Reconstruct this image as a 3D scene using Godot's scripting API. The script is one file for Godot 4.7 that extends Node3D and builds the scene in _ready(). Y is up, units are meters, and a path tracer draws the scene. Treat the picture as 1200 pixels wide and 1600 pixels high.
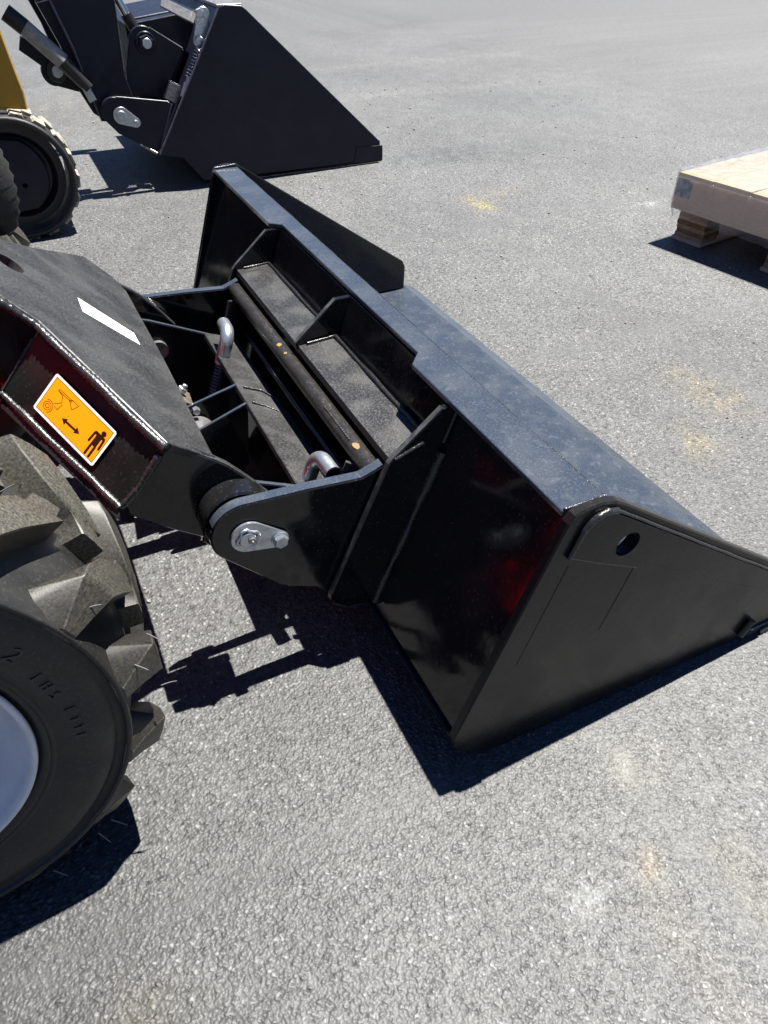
extends Node3D

# ---------------------------------------------------------------- state
var M := {}
var rng := RandomNumberGenerator.new()
var bead_noise := FastNoiseLite.new()
var used_names := {}

const KX := Vector3(1, 0, 0)
const BACK_Z := -2.204        # inner faces of the bucket's cheeks
const NEAR_Z := -0.5192

# ---------------------------------------------------------------- scene-tree helpers
func numbered(called: String) -> String:
	var n: int = used_names.get(called, 0)
	used_names[called] = n + 1
	return called if n == 0 else "%s_%03d" % [called, n]

func thing(called: String, label: String, category: String, at: Vector3, group := "") -> Node3D:
	var o := Node3D.new()
	o.name = numbered(called)
	add_child(o)
	o.position = at
	o.set_meta("label", label)
	o.set_meta("category", category)
	if group != "":
		o.set_meta("group", group)
	return o

# commits a SurfaceTool (in world coordinates) as one part of a thing, or as a sub-part of a part
func part(called: String, st: SurfaceTool, m: Material, parent: Node3D, label := "") -> MeshInstance3D:
	st.generate_normals()
	var o := MeshInstance3D.new()
	o.mesh = st.commit()
	o.material_override = m
	o.name = called
	parent.add_child(o, true)
	if parent.get_parent() == self and not parent is MeshInstance3D:
		o.position = -parent.position
	if label != "":
		o.set_meta("label", label)
	return o

# ---------------------------------------------------------------- mesh helpers
func begin() -> SurfaceTool:
	var st := SurfaceTool.new()
	st.begin(Mesh.PRIMITIVE_TRIANGLES)
	st.set_smooth_group(-1)
	return st

# a, b, c counter-clockwise as seen from outside
func tri(st: SurfaceTool, a: Vector3, b: Vector3, c: Vector3) -> void:
	st.add_vertex(a)
	st.add_vertex(c)
	st.add_vertex(b)

func quad(st: SurfaceTool, a: Vector3, b: Vector3, c: Vector3, d: Vector3) -> void:
	tri(st, a, b, c)
	tri(st, a, c, d)

func area2(p: PackedVector2Array) -> float:
	var s := 0.0
	for i in p.size():
		s += p[i].cross(p[(i + 1) % p.size()])
	return s

func inset(p: PackedVector2Array, b: float) -> PackedVector2Array:
	var r := PackedVector2Array()
	var n := p.size()
	for i in n:
		var d0 := (p[i] - p[(i + n - 1) % n]).normalized()
		var d1 := (p[(i + 1) % n] - p[i]).normalized()
		var n0 := Vector2(-d0.y, d0.x)
		var n1 := Vector2(-d1.y, d1.x)
		var h := (n0 + n1)
		var k := h.length_squared()
		r.append(p[i] + (h * (2.0 * b / maxf(k, 0.6)) if k > 0.01 else n0 * b))
	return r

func cap(st: SurfaceTool, p: PackedVector2Array, t: Transform3D, z: float, front: bool) -> void:
	var ix := Geometry2D.triangulate_polygon(p)
	for i in range(0, ix.size(), 3):
		var a := p[ix[i]]
		var b := p[ix[i + 1]]
		var c := p[ix[i + 2]]
		if ((b - a).cross(c - a) < 0) == front:
			var s := b
			b = c
			c = s
		tri(st, t * Vector3(a.x, a.y, z), t * Vector3(b.x, b.y, z), t * Vector3(c.x, c.y, z))

# a plate: polygon in the x-y plane of t from z0 to z1, with chamfered edges and round holes [centre, radius, squash]
func plate(st: SurfaceTool, pts: PackedVector2Array, z0: float, z1: float, bev := 0.0015, t := Transform3D(), holes := []) -> void:
	var p := pts.duplicate()
	if area2(p) < 0:
		p.reverse()
	if z1 < z0:
		var s := z0
		z0 = z1
		z1 = s
	var q := inset(p, bev)
	var n := p.size()
	st.set_smooth_group(-1)
	var rings := [[q, z0], [p, z0 + bev], [p, z1 - bev], [q, z1]]
	for k in 3:
		var lo: PackedVector2Array = rings[k][0]
		var hi: PackedVector2Array = rings[k + 1][0]
		for i in n:
			var j := (i + 1) % n
			quad(st, t * Vector3(lo[i].x, lo[i].y, rings[k][1]), t * Vector3(lo[j].x, lo[j].y, rings[k][1]), t * Vector3(hi[j].x, hi[j].y, rings[k + 1][1]), t * Vector3(hi[i].x, hi[i].y, rings[k + 1][1]))
	var faces := [q]
	for h in holes:
		var c: Vector2 = h[0]
		var ring := PackedVector2Array()
		for k in 32:
			ring.append(c + Vector2(cos(TAU * k / 32), sin(TAU * k / 32)) * float(h[1]))
		for k in 32:
			var u := ring[k]
			var v := ring[(k + 1) % 32]
			quad(st, t * Vector3(v.x, v.y, z0), t * Vector3(u.x, u.y, z0), t * Vector3(u.x, u.y, z1), t * Vector3(v.x, v.y, z1))
		var cut := []
		for f in faces:
			for half in [Rect2(c.x - 9.0, c.y - 9.0, 9.0, 18.0), Rect2(c.x, c.y - 9.0, 9.0, 18.0)]:
				var hp := PackedVector2Array([half.position, half.position + Vector2(9, 0), half.end, half.position + Vector2(0, 18)])
				for piece in Geometry2D.intersect_polygons(f, hp):
					cut.append_array(Geometry2D.clip_polygons(piece, ring))
		faces = cut
	for f in faces:
		cap(st, f, t, z0, false)
		cap(st, f, t, z1, true)

# a box between two corners in the frame t
func box(st: SurfaceTool, a: Vector3, b: Vector3, bev := 0.002, t := Transform3D()) -> void:
	plate(st, PackedVector2Array([Vector2(a.x, a.y), Vector2(b.x, a.y), Vector2(b.x, b.y), Vector2(a.x, b.y)]), a.z, b.z, bev, t)

# a planar sheet given by its corners in space, thickened away from the side it faces (counter-clockwise as seen)
func sheet(st: SurfaceTool, pts: Array, thick: float, bev := 0.0015, holes := []) -> void:
	var nrm := Vector3.ZERO
	for i in range(1, pts.size() - 1):
		nrm += (pts[i] - pts[0]).cross(pts[i + 1] - pts[0])
	nrm = nrm.normalized()
	var ux: Vector3 = (pts[1] - pts[0]).normalized()
	var uy := nrm.cross(ux)
	var t := Transform3D(Basis(ux, uy, nrm), pts[0])
	var inv := t.affine_inverse()
	var p := PackedVector2Array()
	for v in pts:
		var w: Vector3 = inv * v
		p.append(Vector2(w.x, w.y))
	var hs := []
	for h in holes:
		var w: Vector3 = inv * h[0]
		hs.append([Vector2(w.x, w.y), h[1]])
	plate(st, p, -thick, 0.0, bev, t, hs)

func frame_along(d: Vector3) -> Basis:
	var z := d.normalized()
	var x := (Vector3.UP if absf(z.y) < 0.9 else Vector3.RIGHT).cross(z).normalized()
	return Basis(x, z.cross(x), z)

# smooth tube along a polyline
func tube(st: SurfaceTool, pts: Array, radius, sides := 12, closed := true) -> void:
	var n := pts.size()
	var rings := []
	var x := Vector3.ZERO
	for i in n:
		var d: Vector3 = (pts[mini(i + 1, n - 1)] - pts[maxi(i - 1, 0)]).normalized()
		if i == 0:
			x = frame_along(d).x
		x = (x - d * x.dot(d)).normalized()
		var y := d.cross(x)
		var r: float = radius if radius is float else radius[i]
		var ring := []
		for k in sides:
			var a := TAU * k / sides
			ring.append(pts[i] + (x * cos(a) + y * sin(a)) * r)
		rings.append(ring)
	st.set_smooth_group(1)
	for i in n - 1:
		for k in sides:
			var j := (k + 1) % sides
			quad(st, rings[i][k], rings[i][j], rings[i + 1][j], rings[i + 1][k])
	st.set_smooth_group(-1)
	if closed:
		for k in range(1, sides - 1):
			tri(st, rings[0][0], rings[0][k + 1], rings[0][k])
			tri(st, rings[n - 1][0], rings[n - 1][k], rings[n - 1][k + 1])

# turned shape round the z axis of t: profile of (radius, z); smooth round, creased between steps unless soft
func lathe(st: SurfaceTool, t: Transform3D, prof: Array, sides := 32, soft := false) -> void:
	for i in prof.size() - 1:
		st.set_smooth_group(7 if soft else 10 + i)
		var a: Vector2 = prof[i]
		var b: Vector2 = prof[i + 1]
		for k in sides:
			var u := TAU * k / sides
			var v := TAU * (k + 1) / sides
			quad(st, t * Vector3(cos(u) * a.x, sin(u) * a.x, a.y), t * Vector3(cos(v) * a.x, sin(v) * a.x, a.y), t * Vector3(cos(v) * b.x, sin(v) * b.x, b.y), t * Vector3(cos(u) * b.x, sin(u) * b.x, b.y))
	st.set_smooth_group(-1)

# pin, disc or bolt shank along z from z0 to z1 with a chamfer
func disc(st: SurfaceTool, at: Vector2, r: float, z0: float, z1: float, ch := 0.0015, sides := 28) -> void:
	lathe(st, Transform3D(Basis(), Vector3(at.x, at.y, 0)), [Vector2(0.0, z0), Vector2(r - ch, z0), Vector2(r, z0 + ch), Vector2(r, z1 - ch), Vector2(r - ch, z1), Vector2(0.0, z1)], sides)

func hexagon(st: SurfaceTool, at: Vector2, r: float, z0: float, z1: float, turn := 0.3) -> void:
	var p := PackedVector2Array()
	for k in 6:
		p.append(at + Vector2(cos(turn + k * TAU / 6), sin(turn + k * TAU / 6)) * r)
	plate(st, p, z0, z1, r * 0.12)

# uneven weld bead along a polyline
func bead(st: SurfaceTool, pts: Array, r: float, lump := 0.35) -> void:
	var path := []
	var rad := []
	var run := 0.0
	for i in pts.size() - 1:
		var a: Vector3 = pts[i]
		var b: Vector3 = pts[i + 1]
		var steps := maxi(2, int(a.distance_to(b) / 0.004))
		for k in steps + (1 if i == pts.size() - 2 else 0):
			var p := a.lerp(b, float(k) / steps)
			var s := p * 900.0
			var nz := bead_noise.get_noise_3dv(s * 0.35) + 0.6 * bead_noise.get_noise_3dv(s)
			path.append(p + Vector3(bead_noise.get_noise_1d(run * 300.0), bead_noise.get_noise_1d(run * 300.0 + 77.0), bead_noise.get_noise_1d(run * 300.0 + 155.0)) * r * 0.35)
			rad.append(r * (1.0 + lump * nz + 0.12 * sin(run * 900.0)))
			run += a.distance_to(b) / steps
	tube(st, path, rad, 8)

# dusty strip with its sunlit highlight put into the colour, a hair proud of a plate's edge, along points in the x-y plane (the plate lies to their right)
func edge_strip(called: String, pts: PackedVector2Array, z0: float, z1: float, m: Material, parent: Node3D) -> void:
	var st := begin()
	var lo := minf(z0, z1)
	var hi := maxf(z0, z1)
	st.set_smooth_group(-1)
	for i in pts.size() - 1:
		var d := (pts[i + 1] - pts[i]).normalized()
		var n := Vector2(-d.y, d.x) * 0.0008
		var a := pts[i] + n
		var b := pts[i + 1] + n
		quad(st, Vector3(a.x, a.y, lo), Vector3(a.x, a.y, hi), Vector3(b.x, b.y, hi), Vector3(b.x, b.y, lo))
	part(called, st, m, parent)

func arc2(c: Vector2, r: float, a0: float, a1: float, n: int) -> PackedVector2Array:
	var p := PackedVector2Array()
	for i in n + 1:
		var a := deg_to_rad(lerpf(a0, a1, float(i) / n))
		p.append(c + Vector2(cos(a), sin(a)) * r)
	return p

# teardrop keeper plate round two centres
func teardrop(c0: Vector2, r0: float, c1: Vector2, r1: float) -> PackedVector2Array:
	var d := c1 - c0
	var base := rad_to_deg(d.angle())
	var off := rad_to_deg(acos((r0 - r1) / d.length()))
	var p := arc2(c0, r0, base + off, base + 360.0 - off, 22)
	p.append_array(arc2(c1, r1, base - off, base + off, 12))
	return p

# ---------------------------------------------------------------- textures
func srgb(v: float) -> int:
	v = clampf(v, 0.0, 1.0)
	return int(255.0 * (12.92 * v if v < 0.0031308 else 1.055 * pow(v, 1.0 / 2.4) - 0.055) + 0.5)

func noise(kind: int, freq: float, seed_: int, octaves := 3) -> FastNoiseLite:
	var n := FastNoiseLite.new()
	n.noise_type = kind
	n.frequency = freq
	n.seed = seed_
	n.fractal_type = FastNoiseLite.FRACTAL_FBM if octaves > 1 else FastNoiseLite.FRACTAL_NONE
	n.fractal_octaves = octaves
	return n

func field(n: FastNoiseLite, size: int) -> PackedByteArray:
	var im := n.get_seamless_image(size, size, false, false, 0.12, true)
	im.convert(Image.FORMAT_L8)
	return im.get_data()

# colour texture: base colour plus layers of [bytes, low, high, colour, strength]
func layered(size: int, base: Color, layers: Array) -> ImageTexture:
	var out := PackedByteArray()
	out.resize(size * size * 3)
	for i in size * size:
		var r := base.r
		var g := base.g
		var b := base.b
		for l in layers:
			var v: float = clampf((l[0][i] / 255.0 - l[1]) / (l[2] - l[1]), 0.0, 1.0) * l[4]
			if v > 0.0:
				var c: Color = l[3]
				r += (c.r - r) * v
				g += (c.g - g) * v
				b += (c.b - b) * v
		out[i * 3] = srgb(r)
		out[i * 3 + 1] = srgb(g)
		out[i * 3 + 2] = srgb(b)
	return ImageTexture.create_from_image(Image.create_from_data(size, size, false, Image.FORMAT_RGB8, out))

# grey data texture (roughness, relief): base plus layers of [bytes, low, high, value, strength]
func grey(size: int, base: float, layers: Array) -> ImageTexture:
	var out := PackedByteArray()
	out.resize(size * size)
	for i in size * size:
		var r := base
		for l in layers:
			var v: float = clampf((l[0][i] / 255.0 - l[1]) / (l[2] - l[1]), 0.0, 1.0) * l[4]
			r += (l[3] - r) * v
		out[i] = int(clampf(r, 0.0, 1.0) * 255.0)
	return ImageTexture.create_from_image(Image.create_from_data(size, size, false, Image.FORMAT_L8, out))

func mat(albedo: ImageTexture, rough, metal := 0.0, per_metre := 2.0, relief: ImageTexture = null, depth := 0.05, world := true) -> StandardMaterial3D:
	var m := StandardMaterial3D.new()
	m.albedo_texture = albedo
	m.uv1_triplanar = true
	m.uv1_world_triplanar = world
	m.uv1_scale = Vector3.ONE * per_metre
	if rough is float:
		m.roughness = rough
	else:
		m.roughness = 1.0
		m.roughness_texture = rough
		m.roughness_texture_channel = BaseMaterial3D.TEXTURE_CHANNEL_RED
	m.metallic = metal
	if relief:
		m.heightmap_enabled = true
		m.heightmap_texture = relief
		m.heightmap_scale = depth
	return m

func plain(c: Color, rough: float, metal := 0.0) -> StandardMaterial3D:
	var m := StandardMaterial3D.new()
	m.albedo_color = c.linear_to_srgb()
	m.roughness = rough
	m.metallic = metal
	return m

func make_materials() -> void:
	var S := 512
	var fine := field(noise(FastNoiseLite.TYPE_SIMPLEX, 0.22, 3, 2), S)
	var specks := field(noise(FastNoiseLite.TYPE_SIMPLEX, 0.075, 8, 2), S)
	var blotch := field(noise(FastNoiseLite.TYPE_SIMPLEX, 0.016, 11, 4), S)
	var broad := field(noise(FastNoiseLite.TYPE_SIMPLEX, 0.006, 21, 3), S)
	var ripple := field(noise(FastNoiseLite.TYPE_SIMPLEX, 0.03, 31, 2), S)
	var cn := noise(FastNoiseLite.TYPE_CELLULAR, 0.035, 41, 1)
	cn.cellular_return_type = FastNoiseLite.RETURN_DISTANCE
	var drops := field(cn, S)
	var grain := field(noise(FastNoiseLite.TYPE_SIMPLEX, 0.35, 51, 1), S)
	var mist := field(noise(FastNoiseLite.TYPE_SIMPLEX, 0.11, 61, 3), S)
	var streaks := PackedByteArray()
	streaks.resize(S * S)
	for y in S:
		for x in S:
			streaks[y * S + x] = mist[((y * 9) % S) * S + x / 2 * 2]
	var dashes := PackedByteArray()
	dashes.resize(S * S)
	for y in S:
		for x in S:
			dashes[y * S + x] = specks[((y * 3) % S) * S + x]
	var grain_streak := PackedByteArray()
	grain_streak.resize(S * S)
	for y in S:
		for x in S:
			grain_streak[y * S + x] = fine[y * S + (x * 3 + y) % S]
	var dust := Color(0.20, 0.19, 0.17)

	# black gloss paint, wiped clean, slightly dusty, and settled with dust on upward faces
	var peel := grey(S, 0.5, [[ripple, 0.2, 0.8, 1.0, 0.5], [fine, 0.3, 0.7, 0.6, 0.15]])
	M.paint = mat(layered(S, Color(0.007, 0.007, 0.008), [[broad, 0.5, 0.9, dust, 0.02], [specks, 0.84, 0.92, dust, 0.14]]), grey(S, 0.09, [[broad, 0.45, 0.85, 0.2, 0.8], [specks, 0.8, 0.9, 0.5, 0.5]]), 0.0, 2.3, peel, 0.02)
	M.paint_grey = mat(layered(S, Color(0.012, 0.012, 0.0125), [[broad, 0.4, 0.8, Color(0.026, 0.026, 0.025), 0.35], [grain_streak, 0.5, 0.8, Color(0.045, 0.045, 0.043), 0.45], [fine, 0.5, 0.8, Color(0.012, 0.012, 0.012), 0.3], [specks, 0.86, 0.94, dust, 0.2]]), grey(S, 0.27, [[broad, 0.4, 0.8, 0.38, 0.8]]), 0.0, 2.3, peel, 0.03)
	M.paint_dust = mat(layered(S, Color(0.026, 0.026, 0.027), [[broad, 0.35, 0.75, Color(0.06, 0.06, 0.06), 0.6], [fine, 0.5, 0.8, Color(0.013, 0.013, 0.014), 0.5], [streaks, 0.58, 0.82, Color(0.09, 0.09, 0.09), 0.3], [dashes, 0.76, 0.84, Color(0.22, 0.22, 0.21), 0.55], [mist, 0.74, 0.86, Color(0.26, 0.26, 0.25), 0.5]]), grey(S, 0.3, [[broad, 0.35, 0.75, 0.55, 0.8], [specks, 0.6, 0.8, 0.7, 0.6]]), 0.0, 3.1, peel, 0.03)
	M.paint_lip = mat(layered(S, Color(0.028, 0.037, 0.053), [[broad, 0.35, 0.8, Color(0.052, 0.060, 0.072), 0.6], [blotch, 0.66, 0.92, Color(0.12, 0.125, 0.13), 0.2], [streaks, 0.6, 0.85, Color(0.12, 0.125, 0.13), 0.35], [mist, 0.74, 0.88, Color(0.24, 0.24, 0.24), 0.25]]), grey(S, 0.13, [[blotch, 0.55, 0.85, 0.3, 0.9]]), 0.0, 2.7, peel, 0.03)  # bluish base puts the sky's reflection into the paint colour, under pale smears
	M.bare_edge = mat(layered(S, Color(0.10, 0.10, 0.10), [[blotch, 0.4, 0.7, Color(0.03, 0.03, 0.03), 0.8]]), 0.4, 0.3, 5.0)
	M.weld = mat(layered(S, Color(0.014, 0.014, 0.015), [[specks, 0.7, 0.85, Color(0.14, 0.14, 0.14), 0.3]]), 0.27, 0.0, 6.0, grey(S, 0.5, [[fine, 0.3, 0.7, 1.0, 0.7]]), 0.06)
	M.pale_dust = mat(layered(S, Color(0.03, 0.03, 0.031), [[blotch, 0.4, 0.7, Color(0.09, 0.09, 0.09), 0.7]]), 0.3, 0.0, 5.0)  # pale dust; on the edge strips it stands in for sunlight
	M.flank = mat(layered(S, Color(0.010, 0.009, 0.009), [[broad, 0.4, 0.8, Color(0.03, 0.026, 0.026), 0.6], [fine, 0.5, 0.8, Color(0.006, 0.006, 0.006), 0.4], [specks, 0.84, 0.92, dust, 0.2]]), grey(S, 0.24, [[broad, 0.4, 0.8, 0.42, 0.8]]), 0.0, 2.3, peel, 0.03)
	M.flank.metallic_specular = 0.38
	M.rusty = mat(layered(S, Color(0.05, 0.04, 0.032), [[blotch, 0.45, 0.7, Color(0.16, 0.11, 0.06), 0.6], [specks, 0.6, 0.75, Color(0.3, 0.26, 0.2), 0.5]]), 0.6, 0.1, 5.0)
	M.tube = mat(layered(S, Color(0.014, 0.013, 0.012), [[blotch, 0.4, 0.8, Color(0.032, 0.029, 0.025), 0.6], [specks, 0.8, 0.9, Color(0.2, 0.18, 0.15), 0.4]]), 0.36, 0.0, 3.0, peel, 0.03)
	M.chip = plain(Color(0.22, 0.145, 0.06), 0.85)
	M.paint_grey.metallic_specular = 0.36
	# navy paint of the far loader
	M.navy = mat(layered(S, Color(0.010, 0.012, 0.025), [[broad, 0.35, 0.75, Color(0.015, 0.018, 0.033), 0.6], [streaks, 0.6, 0.85, Color(0.04, 0.042, 0.05), 0.2], [specks, 0.87, 0.95, dust, 0.15]]), grey(S, 0.3, [[blotch, 0.4, 0.8, 0.45, 0.8]]), 0.0, 1.7, peel, 0.02)
	M.navy.metallic_specular = 0.4
	M.navy_edge = mat(layered(S, Color(0.12, 0.12, 0.14), [[blotch, 0.4, 0.7, Color(0.04, 0.042, 0.06), 0.7]]), 0.35, 0.1, 4.0)
	M.yellow = mat(layered(S, Color(0.42, 0.24, 0.012), [[blotch, 0.45, 0.8, Color(0.3, 0.2, 0.04), 0.4], [specks, 0.74, 0.84, dust, 0.3]]), 0.35, 0.0, 2.0, peel, 0.02)
	M.red = mat(layered(S, Color(0.55, 0.006, 0.012), [[blotch, 0.5, 0.85, Color(0.4, 0.03, 0.03), 0.3]]), 0.3, 0.0, 2.0, peel, 0.02)
	# metals
	M.zinc = mat(layered(S, Color(0.58, 0.62, 0.66), [[blotch, 0.4, 0.75, Color(0.42, 0.46, 0.52), 0.7], [specks, 0.7, 0.8, Color(0.75, 0.74, 0.7), 0.5]]), grey(S, 0.3, [[blotch, 0.4, 0.8, 0.46, 0.9]]), 0.85, 7.0, peel, 0.02)
	M.steel = mat(layered(S, Color(0.3, 0.3, 0.3), [[blotch, 0.4, 0.75, Color(0.16, 0.14, 0.12), 0.7]]), 0.38, 0.7, 5.0)
	M.barrel = mat(layered(S, Color(0.3, 0.295, 0.28), [[blotch, 0.4, 0.7, Color(0.16, 0.155, 0.15), 0.6]]), 0.5, 0.0, 4.0)
	M.chrome = plain(Color(0.62, 0.62, 0.62), 0.14, 1.0)
	M.spring = plain(Color(0.16, 0.18, 0.24), 0.3, 0.6)
	M.black = plain(Color(0.012, 0.012, 0.013), 0.45)
	# rubber
	var rub := grey(S, 0.5, [[fine, 0.3, 0.75, 0.8, 0.5], [blotch, 0.4, 0.8, 0.7, 0.3]])
	M.rubber = mat(layered(S, Color(0.012, 0.012, 0.0125), [[broad, 0.45, 0.8, Color(0.03, 0.029, 0.027), 0.5], [specks, 0.72, 0.84, Color(0.1, 0.1, 0.09), 0.3]]), grey(S, 0.5, [[broad, 0.4, 0.8, 0.7, 0.8]]), 0.0, 2.6, rub, 0.04)
	M.rubber_lug = mat(layered(S, Color(0.036, 0.037, 0.039), [[mist, 0.38, 0.72, Color(0.16, 0.145, 0.105), 0.75], [dashes, 0.55, 0.8, Color(0.27, 0.24, 0.17), 0.65], [fine, 0.55, 0.8, Color(0.03, 0.03, 0.03), 0.4]]), 0.5, 0.0, 3.3, rub, 0.05)
	M.rubber_lug.vertex_color_use_as_albedo = true
	M.rubber_side = mat(layered(S, Color(0.034, 0.035, 0.037), [[broad, 0.4, 0.75, Color(0.075, 0.074, 0.07), 0.6], [specks, 0.7, 0.82, Color(0.13, 0.125, 0.11), 0.3]]), 0.5, 0.0, 3.1, rub, 0.05)
	M.rubber_dust = mat(layered(S, Color(0.26, 0.235, 0.19), [[broad, 0.45, 0.6, Color(0.40, 0.36, 0.29), 0.8], [blotch, 0.55, 0.7, Color(0.05, 0.05, 0.048), 0.8]]), 0.85, 0.0, 3.0, rub, 0.1)
	M.rim = mat(layered(S, Color(0.62, 0.64, 0.67), [[blotch, 0.45, 0.8, Color(0.48, 0.49, 0.5), 0.5]]), 0.3, 0.0, 2.0, peel, 0.01)
	M.whisker = plain(Color(0.12, 0.12, 0.12), 0.45)
	for tone in [[M.paint_grey, 0.7], [M.paint_dust, 0.72], [M.rubber_lug, 0.62], [M.rubber_side, 0.8], [M.rubber, 0.75], [M.navy, 0.8], [M.flank, 0.85], [M.zinc, 0.9], [M.yellow, 0.85]]:
		tone[0].albedo_color = Color(tone[1], tone[1], tone[1]).linear_to_srgb()
	M.paint_grey.metallic_specular = 0.32
	M.navy.metallic_specular = 0.36
	# wood
	M.woods = []
	for k in 4:
		var wn := noise(FastNoiseLite.TYPE_SIMPLEX, 0.012, 60 + k, 4)
		wn.domain_warp_enabled = true
		wn.domain_warp_amplitude = 26.0
		wn.domain_warp_frequency = 0.008
		var rings := field(wn, S)
		var streak := PackedByteArray()
		streak.resize(S * S)
		for y in S:
			for x in S:
				var v: float = rings[((y * 4) % S) * S + (x / 3) % S] / 255.0
				streak[y * S + x] = int(255.0 * (0.5 + 0.5 * sin(v * 46.0 + 0.8 * rings[y * S + (x / 2)] / 255.0)))
		var tint := [Color(0.27, 0.215, 0.14), Color(0.58, 0.43, 0.31), Color(0.29, 0.235, 0.155), Color(0.56, 0.41, 0.29)]  # lighter tints put bounced light into the shaded boards' colour
		M.woods.append(mat(layered(S, tint[k], [[streak, 0.35, 1.0, tint[k] * Color(0.72, 0.62, 0.52), 0.55], [blotch, 0.5, 0.85, tint[k] * Color(0.86, 0.8, 0.76), 0.6]]), 0.7, 0.0, 1.3 + 0.2 * k, grey(S, 0.5, [[fine, 0.3, 0.7, 0.8, 0.4]]), 0.04))
	M.ply_dark = mat(layered(S, Color(0.17, 0.09, 0.045), [[blotch, 0.35, 0.7, Color(0.3, 0.17, 0.09), 0.7], [specks, 0.6, 0.8, Color(0.06, 0.035, 0.02), 0.7]]), 0.8, 0.0, 4.0)
	M.ply_light = mat(layered(S, Color(0.40, 0.26, 0.15), [[blotch, 0.35, 0.7, Color(0.25, 0.15, 0.08), 0.7], [specks, 0.65, 0.8, Color(0.1, 0.06, 0.03), 0.6]]), 0.8, 0.0, 4.0)
	M.film = StandardMaterial3D.new()
	M.film.transparency = BaseMaterial3D.TRANSPARENCY_ALPHA
	M.film.albedo_color = Color(0.9, 0.92, 0.95, 0.07)
	M.film.roughness = 0.2
	M.film.heightmap_enabled = true
	M.film.heightmap_texture = grey(S, 0.0, [[ripple, 0.2, 0.8, 1.0, 0.6], [blotch, 0.3, 0.8, 1.0, 0.5]])
	M.film.heightmap_scale = 0.06
	M.film.uv1_triplanar = true
	M.film.uv1_scale = Vector3(2.5, 2.5, 9.0)
	M.film.cull_mode = BaseMaterial3D.CULL_DISABLED
	make_asphalt()
	make_prints()

func make_asphalt() -> void:
	var S := 1024
	var cells := noise(FastNoiseLite.TYPE_CELLULAR, 0.165, 5, 1)
	cells.cellular_distance_function = FastNoiseLite.DISTANCE_EUCLIDEAN
	cells.cellular_jitter = 1.0
	cells.domain_warp_enabled = true
	cells.domain_warp_amplitude = 4.0
	cells.domain_warp_frequency = 0.07
	cells.cellular_return_type = FastNoiseLite.RETURN_DISTANCE
	var dist := field(cells, S)
	cells.cellular_return_type = FastNoiseLite.RETURN_CELL_VALUE
	var value := field(cells, S)
	var small := noise(FastNoiseLite.TYPE_CELLULAR, 0.21, 15, 1)
	small.cellular_return_type = FastNoiseLite.RETURN_DISTANCE
	var grit := field(small, S)
	var soft := field(noise(FastNoiseLite.TYPE_SIMPLEX, 0.02, 25, 3), S)
	var fine := field(noise(FastNoiseLite.TYPE_SIMPLEX, 0.2, 35, 2), S)
	var clump := field(noise(FastNoiseLite.TYPE_SIMPLEX, 0.055, 45, 2), S)
	var col := PackedByteArray()
	col.resize(S * S * 3)
	var hgt := PackedByteArray()
	hgt.resize(S * S)
	for i in S * S:
		var d := dist[i] / 255.0
		var v := value[i] / 255.0
		var g := grit[i] / 255.0
		var f := fine[i] / 255.0
		var s := soft[i] / 255.0
		# stones stand proud where their cell is high; bitumen and grit between
		var stone := clampf((0.52 - d) * 3.4, 0.0, 1.0) * clampf((v - 0.42) * 3.0, 0.0, 1.0)
		var h := 0.10 + 0.36 * stone * (0.35 + 0.65 * v) + 0.30 * (1.0 - g) + 0.18 * f + 0.06 * s
		hgt[i] = int(clampf(h, 0.0, 1.0) * 255.0)
		var cell := clampf((v - 0.5) * 1.6 + 0.5, 0.0, 1.0)
		var a := 0.047 + 0.022 * (1.0 - g) + 0.03 * (f - 0.5) + 0.02 * (s - 0.5) + 0.05 * (clump[i] / 255.0 - 0.5)
		a += stone * (0.002 + 0.036 * cell * cell)
		a -= clampf((g - 0.62) * 3.0, 0.0, 1.0) * 0.022
		if v > 0.97:
			a += stone * 0.09
		if v < 0.05:
			a -= 0.025
		a = maxf(a, 0.012)
		a *= 0.75 + 0.25 * clampf(h * 2.4, 0.0, 1.0)
		col[i * 3] = srgb(a * 2.36)
		col[i * 3 + 1] = srgb(a * 2.4)
		col[i * 3 + 2] = srgb(a * 2.42)
	var ct := ImageTexture.create_from_image(Image.create_from_data(S, S, false, Image.FORMAT_RGB8, col))
	var ht := ImageTexture.create_from_image(Image.create_from_data(S, S, false, Image.FORMAT_L8, hgt))
	M.asphalt = mat(ct, grey(S, 0.62, [[fine, 0.4, 0.8, 0.46, 0.6]]), 0.0, 0.9, ht, 0.34)
	M.asphalt.vertex_color_use_as_albedo = true

# flat print: pictogram sticker and paper label
func stroke(im: Image, a: Vector2, b: Vector2, w: float, c: Color) -> void:
	var lo := Vector2(minf(a.x, b.x) - w, minf(a.y, b.y) - w)
	var hi := Vector2(maxf(a.x, b.x) + w, maxf(a.y, b.y) + w)
	for y in range(maxi(0, int(lo.y)), mini(im.get_height(), int(hi.y) + 2)):
		for x in range(maxi(0, int(lo.x)), mini(im.get_width(), int(hi.x) + 2)):
			var p := Vector2(x, y)
			var q := Geometry2D.get_closest_point_to_segment(p, a, b)
			var k := clampf(w - p.distance_to(q) + 0.5, 0.0, 1.0)
			if k > 0.0:
				im.set_pixel(x, y, im.get_pixel(x, y).lerp(c, k))

func strokes(im: Image, pts: Array, w: float, c: Color) -> void:
	for i in pts.size() - 1:
		stroke(im, pts[i], pts[i + 1], w, c)

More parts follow.
